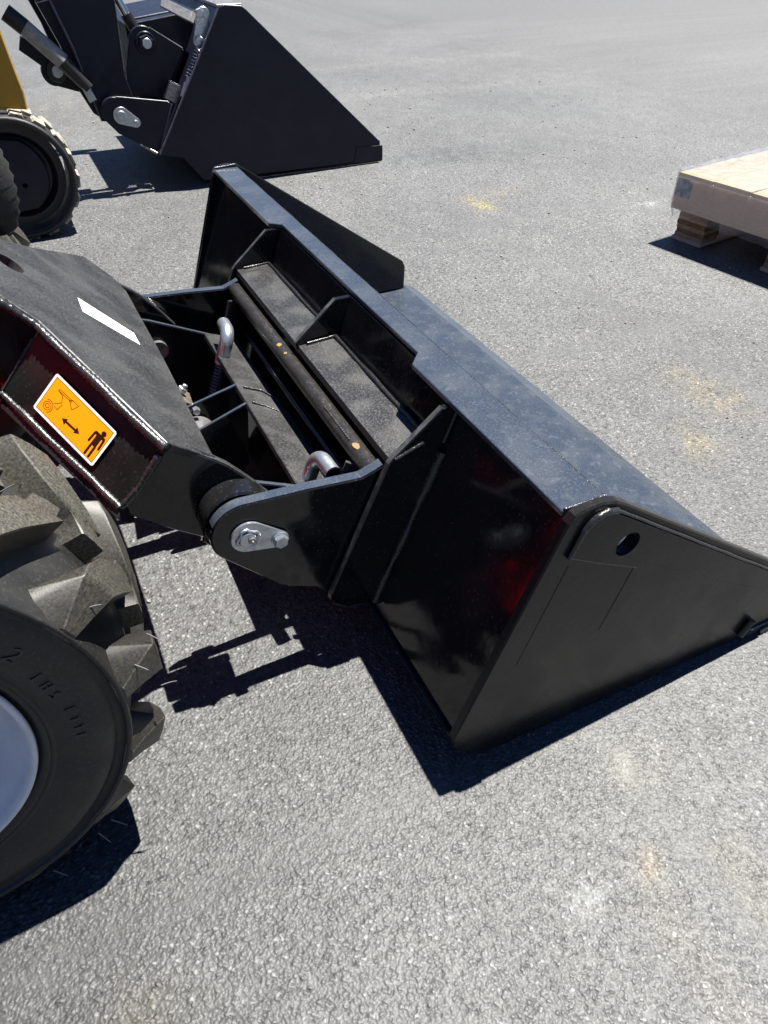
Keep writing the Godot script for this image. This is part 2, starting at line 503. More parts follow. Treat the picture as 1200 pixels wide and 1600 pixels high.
func ring_stroke(im: Image, c: Vector2, r: float, a0: float, a1: float, w: float, col: Color) -> void:
	var last := c + Vector2(cos(a0), sin(a0)) * r
	for i in range(1, 25):
		var a := lerpf(a0, a1, i / 24.0)
		var p := c + Vector2(cos(a), sin(a)) * r
		stroke(im, last, p, w, col)
		last = p

func make_prints() -> void:
	var W := 480
	var H := 244
	var im := Image.create(W, H, false, Image.FORMAT_RGB8)
	im.fill(Color(0.95, 0.94, 0.92))
	im.fill_rect(Rect2i(14, 14, W - 28, H - 28), Color(1.0, 0.62, 0.02))
	var ink := Color(0.16, 0.08, 0.03)
	strokes(im, [Vector2(16, 16), Vector2(W - 17, 16), Vector2(W - 17, H - 17), Vector2(16, H - 17), Vector2(16, 16)], 1.6, ink)
	# machine with raised bucket: two wheel rings, arm, bucket
	ring_stroke(im, Vector2(64, 176), 12, 0, TAU, 1.7, ink)
	ring_stroke(im, Vector2(64, 176), 24, 0, TAU, 1.7, ink)
	ring_stroke(im, Vector2(64, 176), 35, -2.2, 1.1, 1.7, ink)
	strokes(im, [Vector2(88, 140), Vector2(124, 106), Vector2(104, 72), Vector2(66, 66)], 1.7, ink)
	strokes(im, [Vector2(66, 66), Vector2(168, 62), Vector2(166, 52), Vector2(70, 56), Vector2(66, 66)], 1.7, ink)
	strokes(im, [Vector2(100, 150), Vector2(124, 152), Vector2(132, 112)], 1.7, ink)
	strokes(im, [Vector2(150, 62), Vector2(168, 48), Vector2(214, 50), Vector2(194, 92), Vector2(150, 62)], 1.7, ink)
	# double-headed arrow
	stroke(im, Vector2(196, 166), Vector2(290, 162), 7, ink)
	for s in [[Vector2(178, 167), 1.0], [Vector2(308, 161), -1.0]]:
		for k in 12:
			stroke(im, s[0] + Vector2(k * 2.6 * s[1], -k * 1.7), s[0] + Vector2(k * 2.6 * s[1], k * 1.7), 1.5, ink)
	# standing figure
	for k in 16:
		stroke(im, Vector2(424, 60) + Vector2.from_angle(k * TAU / 16) * 7, Vector2(424, 60), 9, ink)
	strokes(im, [Vector2(384, 84), Vector2(440, 84)], 10, ink)
	strokes(im, [Vector2(378, 88), Vector2(374, 146)], 7, ink)
	strokes(im, [Vector2(446, 88), Vector2(450, 146)], 7, ink)
	for k in 8:
		stroke(im, Vector2(396 + k * 4.5, 90), Vector2(396 + k * 4.5, 150), 3.5, ink)
	strokes(im, [Vector2(399, 150), Vector2(398, 216)], 7.5, ink)
	strokes(im, [Vector2(426, 150), Vector2(427, 216)], 7.5, ink)
	M.sticker = StandardMaterial3D.new()
	M.sticker.albedo_texture = ImageTexture.create_from_image(im)
	M.sticker.roughness = 0.35
	var lb := Image.create(320, 80, false, Image.FORMAT_RGB8)
	lb.fill(Color(0.9, 0.9, 0.9))
	rng.seed = 77
	var soft_ink := Color(0.28, 0.29, 0.33)
	for k in 10:
		var x := 40.0 + k * 6.5
		stroke(lb, Vector2(x, 34 + rng.randf() * 6), Vector2(x + 3, 44 + rng.randf() * 6), 1.3, soft_ink)
	strokes(lb, [Vector2(88, 34), Vector2(98, 28), Vector2(112, 44), Vector2(122, 46)], 2.2, Color(0.3, 0.31, 0.33))
	for k in 2:
		stroke(lb, Vector2(138 + k * 14, 14), Vector2(138 + k * 14, 66), 1.0, Color(0.85, 0.6, 0.62))
	strokes(lb, [Vector2(196, 36), Vector2(204, 44), Vector2(214, 40)], 1.4, soft_ink)
	ring_stroke(lb, Vector2(256, 46), 9, 0.4, 5.6, 1.3, soft_ink)
	M.paper = StandardMaterial3D.new()
	M.paper.albedo_texture = ImageTexture.create_from_image(lb)
	M.paper.roughness = 0.5

# flat print on a surface: polygon in the frame t (x right, y up, z out), texture coordinates over w by h
func print_face(pts: PackedVector2Array, w: float, h: float, t: Transform3D) -> SurfaceTool:
	var st := begin()
	var p := pts.duplicate()
	if area2(p) < 0:
		p.reverse()
	var ix := Geometry2D.triangulate_polygon(p)
	for i in range(0, ix.size(), 3):
		var o := [p[ix[i]], p[ix[i + 1]], p[ix[i + 2]]]
		if (o[1] - o[0]).cross(o[2] - o[0]) > 0:
			o = [o[0], o[2], o[1]]
		for q in o:
			st.set_uv(Vector2(q.x / w + 0.5, 0.5 - q.y / h))
			st.add_vertex(t * Vector3(q.x, q.y, 0))
	return st

# ---------------------------------------------------------------- build
func _ready() -> void:
	rng.seed = 4
	bead_noise.seed = 9
	bead_noise.frequency = 0.02
	var cam := Camera3D.new()
	cam.name = "camera"
	cam.fov = 71.56
	cam.near = 0.02
	cam.far = 400.0
	cam.position = Vector3(0, 1.08, 0)
	cam.rotation_degrees = Vector3(-40.65, -25.35, 0)
	add_child(cam)
	cam.current = true
	var we := WorldEnvironment.new()
	var env := Environment.new()
	env.background_mode = Environment.BG_SKY
	var sky := Sky.new()
	var psm := ProceduralSkyMaterial.new()
	psm.sky_top_color = Color(0.22, 0.38, 0.66)
	psm.sky_horizon_color = Color(0.66, 0.76, 0.86)
	psm.sky_curve = 0.16
	psm.ground_bottom_color = Color(0.3, 0.3, 0.3)
	psm.ground_horizon_color = Color(0.55, 0.6, 0.65)
	psm.sun_angle_max = 1.0
	psm.sky_energy_multiplier = 0.56
	sky.sky_material = psm
	env.sky = sky
	env.tonemap_mode = Environment.TONE_MAPPER_LINEAR
	env.tonemap_exposure = 3.0
	env.ambient_light_source = Environment.AMBIENT_SOURCE_SKY
	env.sdfgi_enabled = true
	env.ssao_enabled = true
	env.ssil_enabled = true
	we.environment = env
	we.name = "world_environment"
	add_child(we)
	var sun := DirectionalLight3D.new()
	sun.name = "sun"
	sun.light_energy = 1.6
	sun.light_angular_distance = 0.5
	sun.light_color = Color(1.0, 0.985, 0.955)
	sun.shadow_enabled = true
	add_child(sun)
	sun.look_at_from_position(Vector3(0.365, 1.0, -0.07) * 10.0, Vector3.ZERO)

	make_materials()
	build_ground()
	build_bucket()
	build_loader()
	build_navy_bucket()
	build_navy_loader()
	build_tracked_machine()
	build_crate()

# ---------------------------------------------------------------- ground
func build_ground() -> void:
	var xs := [-150.0, -50.0, -20.0, -8.0, -4.0, -2.0]
	var x := -1.2
	while x < 4.6:
		xs.append(x)
		x += 0.035
	xs.append_array([5.2, 6.0, 8.0, 12.0, 25.0, 60.0, 150.0])
	var zs := [-150.0, -60.0, -30.0, -20.0, -14.0, -11.0]
	var z := -9.0
	while z < -0.2:
		zs.append(z)
		z += 0.035 if z > -3.0 else 0.06
	zs.append_array([0.5, 2.0, 6.0, 20.0, 60.0, 150.0])
	var wide := noise(FastNoiseLite.TYPE_SIMPLEX, 0.7, 71, 3)
	var mid := noise(FastNoiseLite.TYPE_SIMPLEX, 5.0, 72, 3)
	var tiny := noise(FastNoiseLite.TYPE_SIMPLEX, 17.0, 73, 2)
	# stains: x, z, radius x, radius z, colour, strength
	var stains := [
		[1.90, -2.95, 0.05, 0.08, Color(2.3, 1.75, 0.85), 1.3], [2.02, -3.06, 0.14, 0.05, Color(1.5, 1.32, 1.0), 0.9],
		[1.62, -1.22, 0.07, 0.13, Color(1.75, 1.45, 0.95), 1.0], [1.41, -1.04, 0.06, 0.08, Color(1.65, 1.4, 0.95), 1.0],
		[0.637, -0.382, 0.04, 0.035, Color(2.2, 2.1, 1.8), 1.3], [0.526, -0.178, 0.022, 0.022, Color(2.0, 1.6, 0.9), 1.3],
		[0.43, -0.254, 0.032, 0.022, Color(2.0, 2.05, 2.05), 1.3], [0.221, -0.444, 0.018, 0.016, Color(1.9, 1.8, 1.6), 1.2],
		[0.55, -0.252, 0.014, 0.014, Color(1.8, 1.45, 0.95), 1.0], [0.664, -0.213, 0.02, 0.02, Color(2.1, 1.8, 1.2), 1.3],
		[-0.17, -0.376, 0.022, 0.03, Color(2.0, 1.5, 0.8), 1.3], [-0.10, -0.367, 0.02, 0.015, Color(1.9, 1.8, 1.5), 1.0],
		[0.03, -0.16, 0.05, 0.04, Color(1.6, 1.5, 1.25), 0.9], [2.62, -2.62, 0.06, 0.03, Color(2.0, 2.0, 2.0), 1.0],
		[2.2, -3.75, 0.5, 0.16, Color(0.66, 0.68, 0.70), 1.0], [1.6, -4.5, 0.7, 0.07, Color(1.3, 1.28, 1.24), 1.0],
		[3.4, -4.7, 0.5, 0.4, Color(0.76, 0.80, 0.80), 0.9], [2.6, -5.4, 1.2, 0.10, Color(1.3, 1.27, 1.2), 0.9],
		[3.2, -6.6, 2.0, 0.14, Color(1.25, 1.24, 1.2), 0.9], [2.0, -6.0, 0.7, 0.2, Color(0.82, 0.84, 0.86), 0.8],
		[0.5, -5.9, 0.5, 0.6, Color(1.3, 1.22, 1.05), 0.9], [1.8, -4.9, 0.25, 0.2, Color(1.3, 1.1, 0.85), 0.7],
		[1.1, -0.62, 0.05, 0.04, Color(1.6, 1.45, 1.1), 0.7],
	]
	var st := begin()
	st.set_smooth_group(0)
	for k in zs.size():
		for i in xs.size():
			var px: float = xs[i]
			var pz: float = zs[k]
			var v := 1.0 + 0.15 * wide.get_noise_2d(px, pz) + 0.13 * mid.get_noise_2d(px, pz)
			v *= 1.0 + 0.34 * smoothstep(0.6, 4.5, px * 0.5 - pz) - 0.30 * exp(-(pow((px + 0.30) / 0.28, 2.0) + pow((pz + 0.45) / 0.22, 2.0)))  # far ground lightened in its colour, standing in for sheen at low angles
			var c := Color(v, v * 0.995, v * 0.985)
			for s in stains:
				var q := Vector2((px - s[0]) / s[2], (pz - s[1]) / s[3])
				if q.length() < 2.5:
					var a: float = exp(-q.length_squared()) * s[5] * clampf(0.55 + 0.9 * tiny.get_noise_2d(px, pz) + 0.5 * mid.get_noise_2d(px + 9.0, pz), 0.0, 1.3)
					var sc: Color = s[4]
					c = Color(c.r * lerpf(1.0, sc.r, a), c.g * lerpf(1.0, sc.g, a), c.b * lerpf(1.0, sc.b, a))
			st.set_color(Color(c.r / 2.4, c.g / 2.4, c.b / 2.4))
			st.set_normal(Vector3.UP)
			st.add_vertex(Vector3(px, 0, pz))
	var w := xs.size()
	for k in zs.size() - 1:
		for i in w - 1:
			var a := k * w + i
			for q in [a, a + 1, a + w, a + 1, a + w + 1, a + w]:
				st.add_index(q)
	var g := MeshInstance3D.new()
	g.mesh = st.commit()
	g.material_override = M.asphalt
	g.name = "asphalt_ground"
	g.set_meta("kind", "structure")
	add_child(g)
	# loose stones lying on the asphalt
	var stn := begin()
	for k in 340:
		var p := Vector3(rng.randf_range(-0.2, 4.0), 0, rng.randf_range(-6.0, -0.1))
		var r := rng.randf_range(0.0015, 0.0042) * (1.0 + 0.25 * -p.z)
		var tilt := Basis(Vector3(rng.randf(), rng.randf(), rng.randf() + 0.1).normalized(), rng.randf() * TAU).scaled(Vector3(1, 0.7, 1))
		var e := []
		for d in [Vector3(1, 0, 0), Vector3(-1, 0, 0), Vector3(0, 1, 0), Vector3(0, -1, 0), Vector3(0, 0, 1), Vector3(0, 0, -1)]:
			e.append(p + tilt * d * r * rng.randf_range(0.7, 1.2) + Vector3(0, r * 0.5, 0))
		for f in [[0, 2, 4], [4, 2, 1], [1, 2, 5], [5, 2, 0], [4, 3, 0], [1, 3, 4], [5, 3, 1], [0, 3, 5]]:
			tri(stn, e[f[0]], e[f[2]], e[f[1]])
	stn.generate_normals()
	var gs := MeshInstance3D.new()
	gs.mesh = stn.commit()
	gs.material_override = plain(Color(0.22, 0.21, 0.19), 0.8)
	gs.name = "loose_grit"
	gs.set_meta("kind", "stuff")
	gs.set_meta("label", "scattered loose stone grit lying over the grey asphalt")
	gs.set_meta("category", "grit")
	add_child(gs)

# ---------------------------------------------------------------- the black bucket in front
func V2(a: Array) -> PackedVector2Array:
	var p := PackedVector2Array()
	for i in range(0, a.size(), 2):
		p.append(Vector2(a[i], a[i + 1]))
	return p

func build_bucket() -> void:
	var b := thing("loader_bucket", "nearest bucket, glossy black steel with notched top lip, on the asphalt", "bucket", Vector3(0.8, 0, -1.36))
	var cheek := V2([0.372, 0.045, 0.40, 0.022, 0.455, 0.003, 1.10, 0.003, 1.124, 0.018, 1.127, 0.100, 1.118, 0.121, 0.592, 0.484, 0.572, 0.496, 0.548, 0.502, 0.522, 0.501, 0.504, 0.496, 0.496, 0.484, 0.359, 0.088, 0.360, 0.064])
	var hole := [Vector2(0.606, 0.412), 0.0205]
	var st := begin()
	plate(st, cheek, -0.504, -0.520, 0.0025, Transform3D(), [hole])
	var near := part("side_plate", st, M.paint_grey, b, "near side plate with a lifting hole and a doubler pad")
	st = begin()
	plate(st, V2([0.508, 0.425, 0.524, 0.468, 0.535, 0.480, 0.552, 0.486, 0.570, 0.481, 1.082, 0.125, 1.070, 0.095, 0.86, 0.225, 0.648, 0.360, 0.640, 0.352, 0.56, 0.395]), -0.5035, -0.4985, 0.0015, Transform3D(), [hole])
	part("doubler_pad", st, M.paint_grey, near)
	st = begin()
	bead(st, [Vector3(0.506, 0.425, -0.5), Vector3(0.522, 0.470, -0.5), Vector3(0.536, 0.484, -0.5), Vector3(0.554, 0.489, -0.5), Vector3(0.572, 0.484, -0.5)], 0.0042)
	part("weld_bead", st, M.weld, near)
	st = begin()
	bead(st, [Vector3(0.572, 0.484, -0.501), Vector3(1.082, 0.128, -0.501)], 0.0026, 0.25)
	part("weld_bead", st, M.weld, near)
	st = begin()
	bead(st, [Vector3(1.04, 0.006, -0.499), Vector3(1.10, 0.008, -0.499), Vector3(1.13, 0.012, -0.5)], 0.007)
	part("weld_bead", st, M.weld, near)
	st = begin()
	bead(st, [Vector3(0.509, 0.424, -0.5015), Vector3(0.56, 0.394, -0.5015), Vector3(0.641, 0.351, -0.5015)], 0.0014, 0.8)
	part("dusty_seam", st, M.pale_dust, near)
	for line in [[Vector3(0.640, 0.350, -0.5037), Vector3(0.606, 0.225, -0.5037)], [Vector3(0.512, 0.405, -0.5037), Vector3(0.455, 0.22, -0.5037)]]:
		st = begin()
		tube(st, line, 0.0004, 6)
		part("scribed_line", st, M.paint, near)
	st = begin()
	tube(st, [Vector3(0.985, 0.022, -0.499), Vector3(1.0, 0.058, -0.499)], 0.0075, 10)
	part("stop_lug", st, M.black, near)
	st = begin()
	plate(st, cheek, -2.204, -2.220, 0.0025)
	part("side_plate", st, M.paint, b, "far side plate with rounded front corner")
	# back plate, floor and cutting edge
	st = begin()
	plate(st, V2([0.3605, 0.0825, 0.520, 0.4835, 0.530, 0.4835, 0.3725, 0.0825]), BACK_Z + 0.001, NEAR_Z - 0.001, 0.0008)
	part("back_plate", st, M.paint, b)
	st = begin()
	plate(st, V2([0.3642, 0.080, 0.372, 0.058, 0.402, 0.030, 0.456, 0.010, 1.0, 0.010, 1.0, 0.020, 0.46, 0.020, 0.41, 0.040, 0.384, 0.066, 0.378, 0.088, 0.3655, 0.088]), BACK_Z + 0.001, NEAR_Z - 0.001, 0.0008)
	part("floor_plate", st, M.paint_lip, b)
	st = begin()
	plate(st, V2([1.003, 0.002, 1.168, 0.002, 1.177, 0.006, 1.135, 0.0225, 1.003, 0.0225]), -2.235, -0.500, 0.0012)
	part("cutting_edge", st, M.paint_lip, b)
	# folded top lip with its cut-out for the coupler
	st = begin()
	var lip_t := Transform3D(Basis(Vector3(1, 0, 0), Vector3(0, 0, -1), Vector3(0, 1, 0)), Vector3.ZERO)
	plate(st, V2([0.497, 0.521, 0.566, 0.521, 0.566, 2.203, 0.497, 2.203, 0.497, 1.700, 0.524, 1.676, 0.524, 0.972, 0.497, 0.940]), 0.4845, 0.4945, 0.0012, lip_t)
	var lip := part("top_lip", st, M.paint_lip, b)
	st = begin()
	bead(st, [Vector3(0.566, 0.492, -2.200), Vector3(0.566, 0.492, -0.524)], 0.0022, 0.6)
	part("weld_bead", st, M.weld, lip)
	st = begin()
	bead(st, [Vector3(0.50, 0.497, -2.199), Vector3(0.565, 0.499, -2.201)], 0.0045)
	part("weld_bead", st, M.weld, lip)
	st = begin()
	bead(st, [Vector3(0.50, 0.496, -0.5215), Vector3(0.566, 0.4955, -0.5215)], 0.0022)
	part("weld_bead", st, M.weld, lip)
	# hook shelf for the coupler, in two bays
	for span in [[-1.683, -1.264], [-1.252, -0.823]]:
		st = begin()
		plate(st, V2([0.399, 0.390, 0.402, 0.402, 0.483, 0.406, 0.487, 0.396]), span[0], span[1], 0.001)
		var shelf := part("hook_shelf", st, M.paint_dust, b)
		st = begin()
		bead(st, [Vector3(0.481, 0.4085, span[0] + 0.004), Vector3(0.481, 0.4085, span[1] - 0.02)], 0.0038, 0.5)
		part("weld_bead", st, M.weld, shelf)
		st = begin()
		bead(st, [Vector3(0.42, 0.405, span[0] + 0.004), Vector3(0.478, 0.408, span[0] + 0.004)], 0.0035, 0.5)
		part("weld_bead", st, M.weld, shelf)
	# ribs
	for rz in [-0.811, -1.252, -1.683]:
		st = begin()
		var rib := V2([0.488, 0.4835, 0.519, 0.4835, 0.486, 0.398, 0.3985, 0.388, 0.3975, 0.408])
		if rz != -1.252:
			rib = V2([0.486, 0.4835, 0.519, 0.4835, 0.367, 0.098, 0.310, 0.110, 0.279, 0.142, 0.281, 0.152, 0.393, 0.404, 0.400, 0.412])
		plate(st, rib, rz, rz - 0.012, 0.0015)
		var rb := part("stiffener_rib", st, M.paint, b)
		edge_strip("sunlit_dust_edge", V2([0.281, 0.152, 0.393, 0.404, 0.400, 0.412, 0.486, 0.4835]) if rz != -1.252 else V2([0.3975, 0.408, 0.488, 0.4835]), rz - 0.001, rz - 0.011, M.pale_dust, rb)
		if rz == -0.811:
			st = begin()
			bead(st, [Vector3(0.489, 0.405, rz + 0.003), Vector3(0.452, 0.315, rz + 0.003), Vector3(0.364, 0.103, rz + 0.003)], 0.0095, 0.6)
			part("weld_bead", st, M.weld, rb)
			st = begin()
			bead(st, [Vector3(0.283, 0.138, rz + 0.001), Vector3(0.312, 0.111, rz + 0.001), Vector3(0.345, 0.104, rz + 0.001)], 0.004, 0.4)
			part("weld_bead", st, M.weld, rb)
			st = begin()
			bead(st, [Vector3(0.403, 0.413, rz + 0.002), Vector3(0.452, 0.430, rz + 0.002)], 0.0045, 0.4)
			part("weld_bead", st, M.weld, rb)
			st = begin()
			bead(st, [Vector3(0.512, 0.478, rz + 0.002), Vector3(0.489, 0.42, rz + 0.002)], 0.003, 0.4)
			part("weld_bead", st, M.weld, rb)
	# bright welded blobs and a heel strip along the bottom
	st = begin()
	plate(st, V2([0.355, 0.090, 0.3615, 0.088, 0.3715, 0.060, 0.366, 0.058]), BACK_Z, NEAR_Z, 0.001)
	part("heel_strip", st, M.paint_dust, b)

# ---------------------------------------------------------------- the black loader in front
var U := Vector3(0.93, -0.366, 0)    # the coupler's own forward and up
var W := Vector3(0.366, 0.93, 0)

func build_loader() -> void:
	var L := thing("wheel_loader", "black loader at the left edge with lug tyre and orange sticker on its boom", "loader", Vector3(-0.9, 0, -1.25))
	build_boom(L)
	build_coupler(L)
	build_hoses(L)
	build_wheel(L, -0.39, 1.0)
	build_wheel(L, -0.39, -1.0)
	build_chassis(L)

func build_boom(L: Node3D) -> void:
	# top plate: on a slope, wide at the coupler and narrow towards the machine
	var st := begin()
	var top := [Vector3(0.142, 0.433, -0.909), Vector3(0.139, 0.436, -1.25), Vector3(0.128, 0.447, -1.56), Vector3(0.110, 0.465, -1.606), Vector3(0.064, 0.511, -1.625), Vector3(-0.029, 0.604, -1.448), Vector3(-0.070, 0.645, -1.385), Vector3(-0.14, 0.715, -1.325), Vector3(-0.30, 0.875, -1.315), Vector3(-0.30, 0.875, -1.185), Vector3(-0.14, 0.715, -1.175), Vector3(-0.08, 0.655, -1.112), Vector3(-0.041, 0.616, -1.095), Vector3(0.077, 0.498, -0.881)]
	sheet(st, top, 0.014, 0.0015, [[Vector3(-0.062, 0.637, -1.285), 0.024]])
	var tp := part("boom_top_plate", st, M.paint_dust, L)
	st = begin()
	bead(st, [Vector3(-0.085, 0.650, -1.108), Vector3(-0.046, 0.609, -1.089), Vector3(0.073, 0.490, -0.878)], 0.0072, 0.4)
	part("weld_bead", st, M.weld, tp)
	st = begin()
	bead(st, [Vector3(0.077, 0.491, -0.889), Vector3(0.110, 0.459, -0.905), Vector3(0.141, 0.431, -0.907)], 0.004, 0.4)
	part("weld_bead", st, M.weld, tp)
	# the sloping flank that carries the sticker, and its mirror image
	for s in [1.0, -1.0]:
		var mz := func(v: Vector3) -> Vector3: return v if s > 0 else Vector3(v.x, v.y, -2.5 - v.z)
		var a: Vector3 = mz.call(Vector3(-0.044, 0.604, -1.092))
		var c: Vector3 = mz.call(Vector3(0.072, 0.488, -0.882))
		var r: Vector3 = mz.call(Vector3(-0.007, 0.410, -0.884))
		var l: Vector3 = mz.call(Vector3(-0.122, 0.520, -1.088))
		st = begin()
		sheet(st, [a, l, r, c] if s > 0 else [a, c, r, l], 0.01, 0.001)
		var flank := part("boom_flank", st, M.flank, L)
		st = begin()
		var l2: Vector3 = mz.call(Vector3(-0.30, 0.70, -1.195))
		var a2: Vector3 = mz.call(Vector3(-0.30, 0.862, -1.195))
		sheet(st, [a, a2, l2, l] if s > 0 else [a, l, l2, a2], 0.01, 0.001)
		part("boom_flank", st, M.flank, L)
		# bottom plate edge and the bead above it
		st = begin()
		var dn := Vector3(-0.010, -0.016, 0.012 * s)
		var inn := Vector3(0.05, -0.02, -0.05 * s)
		sheet(st, [l + dn * 0.2, l + dn, r + dn, r + dn * 0.2] if s > 0 else [l + dn * 0.2, r + dn * 0.2, r + dn, l + dn], 0.05, 0.001)
		sheet(st, [l2, l, l + dn, l2 + dn] if s > 0 else [l2, l2 + dn, l + dn, l], 0.05, 0.001)
		part("boom_bottom_flange", st, M.flank, L)
		st = begin()
		bead(st, [l + dn * 0.15, l.lerp(r, 0.5) + dn * 0.15, r + dn * 0.15], 0.0062, 0.4)
		part("weld_bead", st, M.weld, flank)
		st = begin()
		bead(st, [l, l.lerp(a, 0.85)], 0.003, 0.3)
		part("weld_bead", st, M.weld, flank)
		st = begin()
		bead(st, [r + dn * 0.1, r.lerp(c, 0.3) + Vector3(0.006, 0, 0.002 * s), r.lerp(c, 0.9)], 0.0055, 0.4)
		part("weld_bead", st, M.weld, flank)
		# end plate with the finger that reaches over the pin
		st = begin()
		var ep := V2([0.076, 0.488, 0.110, 0.459, 0.142, 0.434, 0.158, 0.419, 0.176, 0.397, 0.196, 0.371, 0.218, 0.338, 0.214, 0.322, 0.205, 0.300, 0.186, 0.283, 0.16, 0.276, 0.125, 0.272, 0.06, 0.322, 0.004, 0.372, -0.006, 0.392, 0.002, 0.404, 0.040, 0.444])
		plate(st, ep, -1.25 + 0.352 * s, -1.25 + 0.335 * s, 0.002)
		var endp := part("boom_end_plate", st, M.paint, L)
		edge_strip("sunlit_dust_edge", V2([0.110, 0.459, 0.142, 0.434, 0.158, 0.419, 0.176, 0.397, 0.196, 0.371, 0.218, 0.338]), -1.25 + 0.337 * s, -1.25 + 0.350 * s, M.paint_dust, endp)
		st = begin()
		disc(st, Vector2(0.154, 0.336), 0.059, -1.25 + 0.353 * s, -1.25 + 0.395 * s, 0.003, 40)
		part("pin_boss", st, M.paint, endp)
		# the closing plates and cross tubes behind
		st = begin()
		disc(st, Vector2(0.16, 0.335), 0.020, -1.25 + 0.318 * s, -1.25 + 0.336 * s, 0.003)
		part("pin_head", st, M.steel, endp)
	# underside plate between the flanges
	st = begin()
	sheet(st, [Vector3(-0.12, 0.50, -1.41), Vector3(-0.12, 0.50, -1.09), Vector3(0.0, 0.385, -0.92), Vector3(0.0, 0.385, -1.58)], 0.012)
	part("boom_bottom_plate", st, M.paint, L)
	# paper label on the top plate
	st = begin()
	var lc := Vector3(0.0625, 0.5125, -1.278)
	var n := Vector3(0.7071, 0.7071, 0)
	var ux := Vector3(0.7071, -0.7071, 0.0)
	var uy := n.cross(ux)
	var lt := Transform3D(Basis(ux, uy, n), lc + n * 0.0007)
	var lab := print_face(V2([-0.055, 0.033, 0.054, 0.016, 0.057, -0.031, -0.054, -0.028]), 0.114, 0.066, lt)
	part("paper_label", lab, M.paper, tp, "white printed paper label stuck on the boom")
	# orange pictogram sticker on the near flank
	var tl := Vector3(-0.0375, 0.5575, -1.0375)
	var tr := Vector3(0.0175, 0.4985, -0.9355)
	var bl := Vector3(-0.0845, 0.5105, -1.0385)
	var sn := (bl - tl).cross(tr - tl).normalized()
	var sx := (tr - tl).normalized()
	var sy := sn.cross(sx)
	var ctr := (tr + bl) * 0.5
	var sw := tl.distance_to(tr)
	var sh := tl.distance_to(bl)
	var cr := 0.004
	var rr := PackedVector2Array()
	for k in 4:
		var cx := (sw * 0.5 - cr) * (1.0 if k in [0, 3] else -1.0)
		var cy := (sh * 0.5 - cr) * (1.0 if k in [0, 1] else -1.0)
		rr.append_array(arc2(Vector2(cx, cy), cr, k * 90.0, k * 90.0 + 90.0, 5))
	var pf := print_face(rr, sw, sh, Transform3D(Basis(sx, sy, sn), ctr + sn * 0.0009))
	part("warning_sticker", pf, M.sticker, L, "orange keep-clear pictogram sticker with white border")

